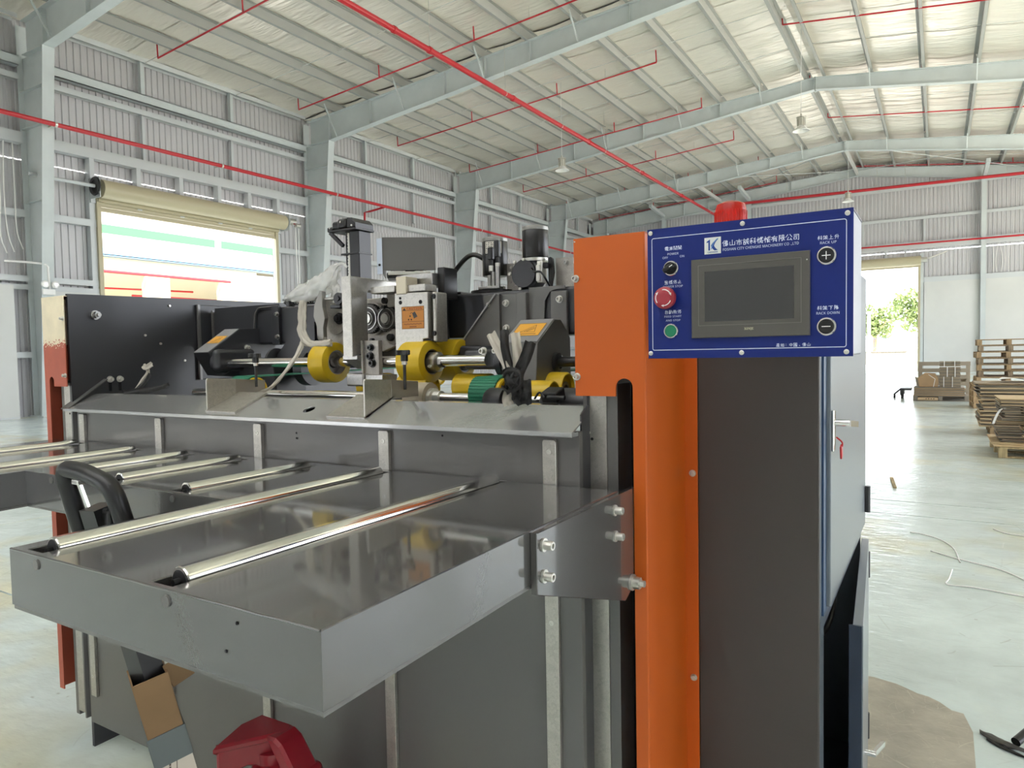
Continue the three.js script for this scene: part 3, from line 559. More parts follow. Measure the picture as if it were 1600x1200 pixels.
// ---- frame: front plate, guide strips, crest, side plates, uprights ----
const frameM = thing('feeder_frame', 'grey sheet steel machine frame with five bright vertical guide strips behind the lift table', 'machine frame', [-1.82, 0, -1.6]);
{
  const t = frameM;
  part('front_plate', span(-2.9, -0.714, 0.1, 1.362, -1.49, -1.472), M.grey, t);
  part('plate_foot', [span(-2.9, -2.884, 0, 0.1, -1.9, -1.472), span(-0.74, -0.724, 0, 0.1, -1.9, -1.472), span(-2.9, -0.724, 0.06, 0.1, -1.92, -1.9)], M.dark, t);
  for (const x of [-2.85, -2.35, -1.825, -1.305, -0.788]) {
    const s = part('guide_strip', prism('z', [[x - 0.018, 0.22], [x + 0.018, 0.22], [x + 0.018, 1.336], [x + 0.014, 1.341], [x - 0.014, 1.341], [x - 0.018, 1.336]], -1.472, -1.46, [], 0.001), M.strip, t);
    for (const y of [1.312, 0.9, 0.3]) part('screw', lathe('z', [[0, 0], [0.0062, 0], [0.0062, 0.0012], [0.0035, 0.0014], [0.003, -0.001], [0, -0.001]], x, y, -1.4598, 14), M.zinc, s);
  }
  for (const [x, y] of [[-1.66, 1.318], [-1.66, 1.302], [-1.11, 1.335]]) part('hole', cyl('z', 0.003, 0.002, x, y, -1.4718, 8), M.cavity, t);
  // crest: a sloping sheet with an oval hole, its lower lip standing over the front plate
  const c = prism('z', [[-2.932, 0], [-0.716, 0], [-0.716, 0.136], [-2.932, 0.136]], -0.005, 0, [circle(-1.632, 0.066, 0.019, 24, 0.95)], 0.0008);
  c.rotateX(-1.17); c.translate(0, 1.362, -1.438);
  const crest = part('crest', [c, span(-2.932, -0.716, 1.352, 1.362, -1.472, -1.438), span(-2.932, -0.716, 1.408, 1.4145, -1.61, -1.563)], M.greySatin, t);
  part('hole_back', span(-1.68, -1.58, 1.36, 1.39, -1.56, -1.53), M.cavity, crest);
  // left side plate, seen from inside
  const sp = part('side_plate', prism('x', [[-1.472, 1.358], [-1.472, 1.812], [-2.7, 1.832], [-3.4, 1.832], [-3.4, 0.1], [-1.5, 0.1], [-1.5, 1.358]], -2.947, -2.932), M.dark, t);
  part('hex_bolt', hexBolt('x', 1, -2.932, 1.732, -1.575, 0.0125, 0.018), M.steel, sp);
  for (const z of [-1.624, -1.664]) { part('cap_screw', capScrew('x', 1, -2.932, 1.469, z, 0.009, 0.018), M.zinc, sp); part('slot', rspan(-2.933, -2.9305, 1.42, 1.47, z - 0.006, z + 0.006, 0.001), M.cavity, sp); }
  for (const [y, z] of [[1.784, -1.9], [1.652, -1.782], [1.616, -1.851], [1.54, -1.964]]) part('small_screw', lathe('x', [[0, 0.006], [0.005, 0.006], [0.0055, 0]], -2.932, y, z, 10), M.zinc, sp);
  part('weld_corner', flat([-2.93, 1.36, -1.44], [-2.93, 1.47, -1.6], 0.004, 0.05), M.grey, sp);
  part('side_plate', prism('x', [[-1.49, 0.1], [-1.49, 1.4], [-1.53, 1.42], [-1.53, 1.79], [-3.4, 1.79], [-3.4, 0.1]], -0.72, -0.716), M.dark, t);
  // uprights beside the front plate: guide rails and the chain slot
  for (const right of [true, false]) {
    const e = right ? { groove: [-0.7414, -0.7325], lip: [-0.7325, -0.7231], rail: [-0.7215, -0.6726], edge: [-0.6721, -0.6456], slot: [-0.645, -0.57], wall: -0.641, z: -1.535, chain: -0.618 } : { lip: [-2.95, -2.941], rail: [-2.9985, -2.9515], edge: [-3.0245, -2.999], slot: [-3.097, -3.025], wall: -3.029, z: -1.475, chain: -3.051 };
    const z = e.z, u = part('upright', [...(right ? [span(...e.groove, 0.1, 1.47, z - 0.085, z - 0.045)] : []), span(...e.lip, 0.1, 1.47, z - 0.085, z), span(...e.edge, 0.1, 1.47, z - 0.085, z - 0.004), span(...e.rail, 0.1, 1.47, z - 0.085, z - 0.025)], M.grey, t);
    part('guide_rail', span(...e.rail, 0.12, 1.46, z - 0.025, z - 0.001), M.strip, u);
    const rx = right ? -0.718 : -2.955;
    part('rail_screw', [1.353, 0.985].map((y) => cyl('z', 0.0036, 0.004, rx, y, z - 0.0005, 10)), M.zinc, u); part('rail_hole', cyl('z', 0.0036, 0.002, rx + (right ? 0.0075 : -0.007), 1.338, z - 0.0008, 10), M.cavity, u);
    const m = right ? M.cavity : M.orange, dz = right ? -0.06 : 0;
    part('chain_slot', [span(...e.slot, 0.12, right ? 1.72 : 1.5, -1.72 + dz, -1.71 + dz), span(e.wall - 0.003, e.wall + 0.003, 0.12, right ? 1.72 : 1.5, -1.71 + dz, z - 0.085), ...(right ? [span(-0.645, -0.572, 1.6, 1.61, -1.78, -1.52)] : [])], m, u);
    if (right) { const links = []; for (let y = 0.2; y < 1.55; y += 0.019) links.push(cyl('x', 0.0052, 0.016, e.chain, y, -1.62, 8), rspan(e.chain - 0.009, e.chain - 0.007, y - 0.003, y + 0.016, -1.626, -1.614, 0.0009), rspan(e.chain + 0.007, e.chain + 0.009, y - 0.003, y + 0.016, -1.626, -1.614, 0.0009)); part('lift_chain', links, M.black, t).userData.kind = 'stuff'; }
  }
  // bed behind: lower cross members
  part('bed_rail', [span(-2.93, -0.72, 1.0, 1.1, -3.4, -3.34), span(-2.93, -0.72, 0.1, 0.16, -3.4, -3.34)], M.dark, t);
}

// ---- orange post covers ----
function postCover(e, label, mat) {   // e: the edges of one cover; xi is the edge towards the machine's middle, xo the outer corner
  const z = e.z, d = Math.sign(e.xo - e.xi), t = thing('post_cover', label, 'cover', [(e.xi + e.xo) / 2, e.y0, z - 0.1], 'orange covers of the two machine posts');
  const arc = []; for (let i = 0; i <= 12; i++) { const a = PI * i / 12; arc.push([e.slot + d * e.r * Math.cos(a), e.slotTop + e.r * Math.sin(a)]); }
  part('front_sheet', prism('z', [[e.xi, e.lip], [e.xi, e.top], [e.xo - d * 0.003, e.top], [e.xo - d * 0.003, e.y0], [e.slot + d * e.r, e.y0], ...arc, [e.slot - d * e.r, e.lip]], z - 0.004, z), mat, t);
  part('side_sheet', prism('y', [[e.xo - d * 0.003, z], [e.xo, z - 0.0025], [e.xo, e.zb], [e.xo - d * 0.003, e.zb]], e.y0, e.top), mat, t);
  part('rear_flange', prism('y', [[e.xo - d * 0.003, e.zb + 0.004], [e.xo + d * 0.033, e.zb + 0.004], [e.xo + d * 0.033, e.zb], [e.xo - d * 0.003, e.zb]], e.y0, e.top), mat, t);
  if (e.full) part('return_edge', prism('y', [[e.xi, z - 0.001], [e.xi + 0.002, z - 0.004], [e.xi + 0.002, z - 0.15], [e.xi, z - 0.15]], e.lip, e.top), mat, t);
  part('top_sheet', prism('y', [[e.xi + (e.full ? 0 : -0.002), z - 0.0005], [e.xo, z - 0.0005], [e.xo, e.zb], [e.xi + (e.full ? 0 : -0.002), e.zb]], e.top - 0.002, e.top + 0.001), mat, t);
  for (const y of e.screws) part('cap_screw', capScrew('z', 1, e.xi + d * 0.005, y, z, 0.006, 0.013), M.zinc, t);
  for (const y of e.flangeScrews ?? []) part('flange_screw', capScrew('z', 1, e.xo + d * 0.02, y, e.zb + 0.004, 0.006, 0.008), M.zinc, t);
  if (e.full) part('rivet', cyl('z', 0.002, 0.001, e.xi + 0.003, e.top - 0.006, z + 0.0002, 8), M.zinc, t);
}
{
  postCover({ xi: -0.7424, xo: -0.5659, z: -1.515, zb: -1.8, y0: 0.1, top: 1.8137, lip: 1.4428, slot: -0.6185, slotTop: 1.4636, r: 0.021, screws: [1.7208, 1.4886], flangeScrews: [1.226, 0.684], full: true }, 'bright orange sheet steel post cover left of the blue control panel, with a rounded slot', M.orange);
  const N = 1024, worn = dataTex(N, (x, y) => {   // left cover colour: cream above, red-orange below, speckled where they meet
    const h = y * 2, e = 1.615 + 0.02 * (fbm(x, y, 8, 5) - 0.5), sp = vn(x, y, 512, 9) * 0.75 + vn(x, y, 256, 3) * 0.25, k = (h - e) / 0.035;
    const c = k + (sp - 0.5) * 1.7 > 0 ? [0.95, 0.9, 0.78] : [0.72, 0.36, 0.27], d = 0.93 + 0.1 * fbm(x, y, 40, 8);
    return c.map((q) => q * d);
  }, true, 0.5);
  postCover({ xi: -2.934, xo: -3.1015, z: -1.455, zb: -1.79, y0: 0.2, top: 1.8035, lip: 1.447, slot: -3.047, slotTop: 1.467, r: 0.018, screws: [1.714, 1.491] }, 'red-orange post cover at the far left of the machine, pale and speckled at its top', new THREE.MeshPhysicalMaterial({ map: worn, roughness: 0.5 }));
}

// ---- control cabinet with its two doors ----
{
  const t = thing('control_cabinet', 'tall grey machine cabinet under the blue control panel with its lower door ajar', 'cabinet', [-0.39, 0, -2.3]);
  const x0 = -0.534, x1 = -0.241, zf = -1.8, zb = -2.86, h = 1.8, ys = 0.87;
  part('front_panel', rspan(x0, x1, 0.05, h, zf - 0.015, zf, 0.005), bumpy(std([0.055, 0.047, 0.043], 0.42), T.fine, 9, 0.0003), t);
  part('case', [span(x0, x0 + 0.01, 0.05, h, zb, zf - 0.015), span(x0, x1, 0.05, h, zb, zb + 0.01), span(x0, x1, h - 0.01, h, zb, zf), span(x0, x1, 0.05, 0.06, zb, zf), span(x1 - 0.015, x1, 0.05, h, zf - 0.076, zf - 0.015), span(x1 - 0.015, x1, ys - 0.02, ys + 0.04, zb, zf - 0.07), span(x1 - 0.015, x1, 0.05, 0.11, zb, zf - 0.07), span(x1 - 0.015, x1, 0.05, h, zb, zb + 0.03)], M.steelDoor, t);
  part('door_seal', span(x1, x1 + 0.005, ys + 0.02, h, zf - 0.093, zf - 0.036), std([0.02, 0.06, 0.14], 0.4), t);
  part('foot', [span(x0 + 0.02, x0 + 0.08, 0, 0.05, zb + 0.05, zf - 0.05), span(x1 - 0.08, x1 - 0.02, 0, 0.05, zb + 0.05, zf - 0.05)], M.dark, t);
  const d = part('upper_door', rspan(x1 - 0.002, x1 + 0.015, ys + 0.028, h - 0.01, zb + 0.01, zf - 0.085, 0.004), M.steelDoor, t);
  part('handle', [rspan(x1 + 0.015, x1 + 0.022, 1.288, 1.392, -1.917, -1.889, 0.004), cyl('x', 0.009, 0.038, x1 + 0.036, 1.36, -1.902, 14), flat([x1 + 0.053, 1.36, -1.895], [x1 + 0.058, 1.345, -2.03], 0.015, 0.011)], M.chrome, d);
  part('lock_tag', [tube([[x1 + 0.025, 1.324, -1.902], [x1 + 0.038, 1.312, -1.902], [x1 + 0.038, 1.3, -1.904]], 0.002, 8, 5), rbox(0.005, 0.033, 0.02, x1 + 0.036, 1.288, -1.905, 0.002, 0.3)], std([0.6, 0.01, 0.015], 0.4), d);
  part('hinge', [cyl('y', 0.01, 0.095, x1 + 0.023, 0.992, zb + 0.025, 12), span(x1 + 0.013, x1 + 0.02, 0.948, 1.036, zb, zb + 0.038)], M.dark, d);
  const leaf = part('lower_door', rbox(0.024, 0.78, 0.9, 0, 0.455, 0.45, 0.002).rotateY(0.062).translate(x1 + 0.016, 0, zb + 0.022), M.steelDoor, t);
  part('door_return', rbox(0.03, 0.78, 0.005, -0.006, 0.455, 0.903, 0.001).rotateY(0.062).translate(x1 + 0.016, 0, zb + 0.022), std([0.01, 0.022, 0.05], 0.4), leaf);
  part('latch', [flat([x1 + 0.088, 0.372, -2.22], [x1 + 0.108, 0.36, -2.32], 0.015, 0.01), cyl('x', 0.008, 0.038, x1 + 0.076, 0.372, -2.22, 10)], M.chrome, leaf);
  for (const y of [0.752, 0.15]) part('hinge', [cyl('y', 0.01, 0.095, x1 + 0.023, y, zb + 0.025, 12), span(x1 + 0.005, x1 + 0.02, y - 0.044, y + 0.044, zb, zb + 0.038)], M.dark, leaf);
  part('mounting_plate', span(x0 + 0.03, x0 + 0.035, 0.15, 0.82, zb + 0.05, zf - 0.06), M.cavity, t);
  part('cable', tube([[-0.28, 0.83, -2.41], [-0.272, 0.765, -2.345], [-0.272, 0.73, -2.22], [-0.28, 0.75, -2.09], [-0.317, 0.84, -2.03]], 0.0075, 24, 7), M.black, t);
  part('cable', tube([[-0.33, 0.2, -1.9], [-0.29, 0.15, -2.03], [-0.28, 0.1, -2.16], [-0.3, 0.07, -2.28]], 0.0075, 20, 7), M.black, t);
  part('console_arm', [rspan(-0.36, -0.28, 1.6, 1.68, -1.8, -1.41, 0.004), rspan(-0.4, -0.24, 1.56, 1.72, -1.8, -1.79, 0.003)], M.dark, t);
}

// ---- control panel ----
// Chinese characters drawn stroke by stroke on a 10 x 10 grid: each word is one polyline of x,y digit pairs
const GLYPH = {
  佛: '3004 2329 418183434555955897 505649 7079', 山: '5058 13189893', 市: '5051 0292 2824848878 5259', 誠: '2021 0242 1434 1535 1646491916 5292 525649 5575787 707699 8091 9478',
  科: '4011 0444 2129 2407 2446 6172 6475 5796 8089', 機: '0343 2029 2306 2344 604262 6254 807282 8274 4696 5649 706899 9589 9091', 械: '0343 2029 2306 2344 4292 706799 9487 9091 4575 545 5459 6469',
  有: '0292 5006 3439 34848978 3585 3787', 限: '1019 1030234516 50808454 5282 505977 6498 9476', 公: '3004 6094 442888 7699', 司: '11818979 1363 1555581815',
  電: '2080 1181 04029294 5154 2333 2434 6373 6474 1585881815 1686 55599998', 源: '0112 0314 0916 3191 313629 6152 4383864643 4484 6669 5548 7698', 開: '09003033 0333 0131 60939 60909989 6393 6191 2575 2777 353749 6569', 關: '0900303303 0131 60909989 6393 6191 2474 2676 2878 3438 5458 6468',
  整: '0141 2025 1232 0444 6050 5292 6246 5286 1585 5559 5787 2729 0999', 停: '3004 2329 6061 4191 5272745452 46449596 5787 777969', 止: '5058 5484 2428 0898', 自: '4031 2282892922 2484 2686',
  動: '4011 0242 0444470704 0545 2029 0848 0949 5393988777 705649', 啟: '2031 11414313 110509 2444472724 6052 5393 837649 6399', 料: '1223 4132 0444 2029 2407 2446 6172 6475 5796 8089',
  架: '02424434 200204 5181845451 0696 5459 5609 5699', 上: '4049 4474 0999', 升: '5012 0494 323619 7079', 下: '0191 5159 5375', 降: '1019 1030234516 6042 5282 824 8244 6287 5396 4585 4797 6559 7579',
  產: '5051 1181 3153 7152 1494 141709 4536 3686 3888 5559 2999', 地: '0343 2128 0847 44929678 6158 44425 46495 48999 9997', 中: '1282861612 5059', 國: '0090990900 2272 2454563624 2747 61688874', '、': '3658', '：': '3233 3637',
};
function drawPanel() {
  const W = 1400, H = 966, c = document.createElement('canvas'); c.width = W; c.height = H;
  const g = c.getContext('2d'); g.fillStyle = '#08206c'; g.fillRect(0, 0, W, H);
  const ink = '#d8dde8';
  g.strokeStyle = ink; g.fillStyle = ink; g.lineWidth = 5; g.lineJoin = 'round'; g.lineCap = 'round';
  g.beginPath(); const r = 14, x0 = 0.0245 * W, x1 = 0.9705 * W, y0 = 0.0716 * H, y1 = 0.935 * H;
  g.moveTo(x0 + r, y0); g.arcTo(x1, y0, x1, y1, r); g.arcTo(x1, y1, x0, y1, r); g.arcTo(x0, y1, x0, y0, r); g.arcTo(x0, y0, x1, y0, r); g.closePath(); g.stroke();
  const zh = (s, cx, cy, size, gap, lw) => {
    const step = size + gap, n = [...s].length; let x = cx - (n * step - gap) / 2;
    g.lineWidth = lw;
    for (const ch of s) {
      for (const st of (GLYPH[ch] ?? '').split(' ')) { g.beginPath(); for (let i = 0; i + 1 < st.length; i += 2) { const X = x + +st[i] / 9 * size, Y = cy - size / 2 + +st[i + 1] / 9 * size; i ? g.lineTo(X, Y) : g.moveTo(X, Y); } g.stroke(); }
      x += step;
    }
  };
  const en = (s, cx, cy, px, w, bold = '') => { g.font = bold + px + 'px sans-serif'; g.textAlign = 'center'; g.textBaseline = 'middle'; const m = g.measureText(s).width; g.save(); g.translate(cx, cy); g.scale(w / m, 1); g.fillText(s, 0, 0); g.restore(); };
  // logo
  const lx = 0.3065 * W, ly = 0.1062 * H, ls = 0.0845 * W;
  g.fillStyle = '#d3d6d3'; g.fillRect(lx, ly, ls, ls);
  g.fillStyle = '#123a86'; const q = (a) => { g.beginPath(); a.forEach(([u, v], i) => (i ? g.lineTo(lx + u * ls, ly + v * ls) : g.moveTo(lx + u * ls, ly + v * ls))); g.fill(); };
  q([[0.14, 0.24], [0.34, 0.12], [0.34, 0.78], [0.24, 0.78], [0.24, 0.28], [0.14, 0.32]]);
  g.beginPath(); g.moveTo(lx + 0.4 * ls, ly + 0.5 * ls); g.quadraticCurveTo(lx + 0.55 * ls, ly + 0.2 * ls, lx + 0.86 * ls, ly + 0.12 * ls); g.quadraticCurveTo(lx + 0.66 * ls, ly + 0.26 * ls, lx + 0.58 * ls, ly + 0.5 * ls); g.quadraticCurveTo(lx + 0.66 * ls, ly + 0.7 * ls, lx + 0.82 * ls, ly + 0.78 * ls); g.lineTo(lx + 0.62 * ls, ly + 0.8 * ls); g.quadraticCurveTo(lx + 0.46 * ls, ly + 0.7 * ls, lx + 0.4 * ls, ly + 0.5 * ls); g.fill();
  g.strokeStyle = '#5f86c0'; g.lineWidth = 6; g.beginPath(); g.moveTo(lx + 0.42 * ls, ly + 0.7 * ls); g.quadraticCurveTo(lx + 0.5 * ls, ly + 0.3 * ls, lx + 0.8 * ls, ly + 0.1 * ls); g.stroke();
  en('CHENGKE', lx + ls / 2, ly + 0.89 * ls, 15, ls * 0.62, 'bold ');
  g.strokeStyle = ink; g.fillStyle = ink;
  zh('佛山市誠科機械有限公司', 0.5816 * W, 0.16 * H, 39, 8.4, 4.2);
  en('FOSHAN CITY CHENGKE MACHINERY CO .,LTD', 0.581 * W, 0.2055 * H, 25, 0.364 * W);
  zh('電源開關', 0.1412 * W, 0.159 * H, 26, 7, 3); en('POWER', 0.1395 * W, 0.2014 * H, 22, 0.062 * W); en('OFF', 0.0977 * W, 0.2275 * H, 22, 0.031 * W); en('ON', 0.189 * W, 0.226 * H, 22, 0.026 * W);
  zh('整機停止', 0.138 * W, 0.4163 * H, 26, 7, 3); en('POWER STOP', 0.138 * W, 0.4499 * H, 22, 0.108 * W);
  zh('自動啟停', 0.1366 * W, 0.6436 * H, 26, 7, 3); en('FEED START', 0.1364 * W, 0.6774 * H, 20, 0.094 * W); en('AND STOP', 0.138 * W, 0.708 * H, 20, 0.08 * W);
  zh('料架上升', 0.8925 * W, 0.184 * H, 26, 8, 3.2); en('RACK UP', 0.892 * W, 0.2198 * H, 24, 0.074 * W);
  zh('料架下降', 0.891 * W, 0.6643 * H, 26, 8, 3.2); en('RACK DOWN', 0.891 * W, 0.701 * H, 24, 0.104 * W);
  zh('產地：中國、佛山', 0.736 * W, 0.914 * H, 22, 6, 2.6);
  const t = new THREE.CanvasTexture(c); t.colorSpace = THREE.SRGBColorSpace; return t;
}
// a flat print: a plane with its own 0..1 texture coordinates
function decal(name, w, h, matrix, mat, parent) {
  const g = new THREE.PlaneGeometry(w, h); g.applyMatrix4(matrix);
  const o = origin.get(parent); if (o) g.translate(-o.x, -o.y, -o.z);
  return meshOf(name, g, mat, parent, o);
}
const move = (x, y, z) => new THREE.Matrix4().makeTranslation(x, y, z);
{
  const x0 = -0.4685, x1 = -0.1195, y0 = 1.5328, y1 = 1.7735, z = -1.27, cx = (x0 + x1) / 2, cy = (y0 + y1) / 2;
  const t = thing('operator_console', 'blue operator control panel with a grey touchscreen and round push buttons', 'control panel', [cx, y0, z - 0.07]);
  part('box', [rspan(x0 + 0.002, x1 - 0.001, y0 + 0.002, y1 - 0.001, z - 0.15, z - 0.003, 0.003)], bumpy(std([0.32, 0.33, 0.35], 0.45, 0.3), T.fine, 20, 0.0004), t);
  part('box_lid', rspan(x0 + 0.001, x1, y1 - 0.003, y1 + 0.0006, z - 0.15, z - 0.002, 0.001), M.dark, t);
  const fp = part('face_plate', span(x0, x1, y0, y1, z - 0.004, z - 0.0006), M.blue, t);
  decal('face_print', x1 - x0, y1 - y0, move(cx, cy, z), new THREE.MeshPhysicalMaterial({ map: drawPanel(), roughness: 0.45, specularIntensity: 0.7 }), fp);
  for (const [x, y] of [[-0.4622, 1.7662], [-0.2947, 1.7664], [-0.1282, 1.7653], [-0.4638, 1.5426], [-0.297, 1.5415], [-0.1294, 1.5403]]) part('screw', [lathe('z', [[0.0042, 0], [0.0042, 0.0012], [0.003, 0.0024], [0.0015, 0.0028], [0, 0.0028]], x, y, z, 16), rbox(0.004, 0.0008, 0.0006, x, y, z + 0.0028, 0.0002, 0, 0, 0.6), rbox(0.0008, 0.004, 0.0006, x, y, z + 0.0028, 0.0002, 0, 0, 0.6)], M.zinc, t);
  // touchscreen
  const hm = part('touchscreen', [prism('z', [[-0.3842, 1.5688], [-0.1843, 1.5688], [-0.1843, 1.71], [-0.3842, 1.71]], z, z + 0.0065, [], 0.0012)], std([0.085, 0.08, 0.072], 0.4), t);
  const rim = (a, b, c, d, w, zz) => [span(a, b, d - w, d, zz - 0.001, zz), span(a, b, c, c + w, zz - 0.001, zz), span(a, a + w, c, d, zz - 0.001, zz), span(b - w, b, c, d, zz - 0.001, zz)];
  part('bezel_line', rim(-0.3715, -0.1975, 1.5905, 1.699, 0.0009, z + 0.0072), std([0.16, 0.15, 0.135], 0.4), hm);
  part('screen_glass', span(-0.3597, -0.209, 1.598, 1.687, z + 0.0058, z + 0.0068), std([0.022, 0.022, 0.022], 0.14, 0, { clearcoat: 1, clearcoatRoughness: 0.05 }), hm);
  part('status_light', cyl('z', 0.0011, 0.001, -0.1888, 1.6948, z + 0.0068, 10), M.zinc, hm);
  {
    const c = document.createElement('canvas'); c.width = 256; c.height = 64; const g = c.getContext('2d'); g.fillStyle = '#524f4b'; g.fillRect(0, 0, 256, 64); g.fillStyle = '#c9c3a4'; g.font = 'bold 56px serif'; g.textAlign = 'center'; g.textBaseline = 'middle'; g.fillText('XINJE', 128, 34);
    const tx = new THREE.CanvasTexture(c); tx.colorSpace = THREE.SRGBColorSpace;
    decal('maker_print', 0.025, 0.0062, move(-0.283, 1.5835, z + 0.0068), new THREE.MeshStandardMaterial({ map: tx, roughness: 0.4 }), hm);
  }
  const ring = (x, y, r) => lathe('z', [[r, 0], [r, 0.002], [r * 0.92, 0.0034], [r * 0.82, 0.0034], [r * 0.8, 0.002], [r * 0.8, 0]], x, y, z, 32);
  // selector switch
  const se = part('selector_switch', [cyl('z', 0.0115, 0.005, -0.4236, 1.6986, z + 0.0035, 28), rbox(0.0095, 0.024, 0.014, -0.4236, 1.6986, z + 0.01, 0.003, 0, 0, -1.05)], M.black, t);
  part('ring', ring(-0.4236, 1.6986, 0.0142), M.chrome, se);
  part('pointer', rbox(0.0016, 0.007, 0.0006, -0.4186, 1.7014, z + 0.0172, 0.0003, 0, 0, -1.05), M.plastic, se);
  // emergency stop mushroom with its three arrows
  const es = part('emergency_stop', lathe('z', [[0.012, 0], [0.012, 0.012], [0.02, 0.014], [0.0205, 0.018], [0.0195, 0.023], [0.015, 0.0262], [0.006, 0.0275], [0, 0.0276]], -0.4296, 1.6438, z, 36), std([0.34, 0.03, 0.045], 0.4), t);
  for (let k = 0; k < 3; k++) {
    const a0 = 0.5 + k * 2.094, P = []; for (let i = 0; i <= 8; i++) { const a = a0 + 1.2 * i / 8; P.push([-0.4296 + 0.0145 * Math.cos(a), 1.6438 + 0.0145 * Math.sin(a), z + 0.0264]); }
    const a = a0 - 0.12; part('arrow', [tube(P, 0.0009, 12, 5), place(new THREE.ConeGeometry(0.0023, 0.005, 10), -0.4296 + 0.0145 * Math.cos(a), 1.6438 + 0.0145 * Math.sin(a), z + 0.0263, 0, 0, a + PI)], M.plastic, es);
  }
  const gb = part('start_button', lathe('z', [[0.0108, 0], [0.0108, 0.003], [0.0098, 0.0042], [0, 0.0044]], -0.4243, 1.5834, z, 30), std([0.01, 0.2, 0.1], 0.35), t); part('ring', ring(-0.4243, 1.5834, 0.0138), M.chrome, gb);
  for (const [n, y] of [['raise_button', 1.6994], ['lower_button', 1.5826]]) {
    const b = part(n, lathe('z', [[0.0118, 0], [0.0118, 0.003], [0.0105, 0.0042], [0, 0.0044]], -0.1596, y, z, 30), M.black, t); part('ring', ring(-0.1596, y, 0.0152), M.chrome, b);
    part('symbol', [rbox(0.0135, 0.0014, 0.0005, -0.1596, y, z + 0.0046, 0.0002), ...(y > 1.65 ? [rbox(0.0014, 0.0135, 0.0005, -0.1596, y, z + 0.0046, 0.0002)] : [])], M.plastic, b);
  }
}
// ---- red beacon on the cabinet ----
{
  const x = -0.487, z = -1.965, t = thing('warning_beacon', 'translucent red dome warning beacon on top of the cabinet', 'beacon', [x, 1.8, z]);
  part('base', cyl('y', 0.046, 0.03, x, 1.815, z, 24), M.black, t);
  part('dome', lathe('y', [[0.043, 0], [0.043, 0.013], [0.042, 0.076], [0.041, 0.099], [0.037, 0.111], [0.023, 0.118], [0, 0.12]], x, 1.828, z, 40), std([0.85, 0.03, 0.01], 0.25, 0, { transmission: 0.6, thickness: 0 }), t);
  const ribs = []; for (let i = 0; i < 36; i++) { const a = i / 36 * 2 * PI; ribs.push(rbox(0.0015, 0.089, 0.0015, x + 0.0425 * Math.cos(a), 1.876, z + 0.0425 * Math.sin(a), 0.0005)); }
  part('dome_rib', ribs, std([0.8, 0.03, 0.01], 0.3, 0, { transmission: 0.4, thickness: 0 }), t).userData.kind = 'stuff';
  part('reflector', [cyl('y', 0.015, 0.09, x, 1.875, z, 16), rbox(0.025, 0.063, 0.015, x + 0.015, 1.88, z, 0.005)], std([0.9, 0.3, 0.1], 0.3, 0.4), t);
}

// ---- cross beam between the side plates ----
{
  const t = thing('cross_beam', 'dark square steel beam spanning the machine above the yellow feed wheels', 'beam', [-1.82, 1.6, -2.19]);
  part('beam', rspan(-2.931, -0.717, 1.604, 1.765, -2.28, -2.1, 0.012), M.dark, t);
  part('end_plate', rspan(-2.931, -2.921, 1.45, 1.795, -2.34, -2.03, 0.004), M.dark, t);
  part('end_rib', [flat([-2.92, 1.795, -2.035], [-2.92, 1.45, -2.035], 0.012, 0.012, V(0, 0, 1)), flat([-2.9, 1.77, -2.095], [-2.9, 1.6, -2.095], 0.008, 0.01, V(0, 0, 1))], M.grey, t);
  part('front_cover', prism('z', [[-2.88, 1.612], [-2.62, 1.612], [-2.6, 1.64], [-2.59, 1.74], [-2.575, 1.758], [-2.44, 1.758], [-2.44, 1.778], [-2.88, 1.778]], -2.1, -2.092), M.dark, t);
  part('cover_edge', tube([[-2.88, 1.604, -2.09], [-2.64, 1.606, -2.09], [-2.612, 1.63, -2.09], [-2.6, 1.735, -2.09], [-2.57, 1.765, -2.09], [-2.44, 1.768, -2.09]], 0.0035, 40, 6, false, 'catmullrom', 0.2), M.grey, t);
  part('round_plate', cyl('y', 0.085, 0.01, -1.4, 1.77, -2.19, 40), M.black, t);
  part('mount_plate', rspan(-1.62, -1.5, 1.765, 1.775, -2.27, -2.12, 0.003), M.black, t);
}
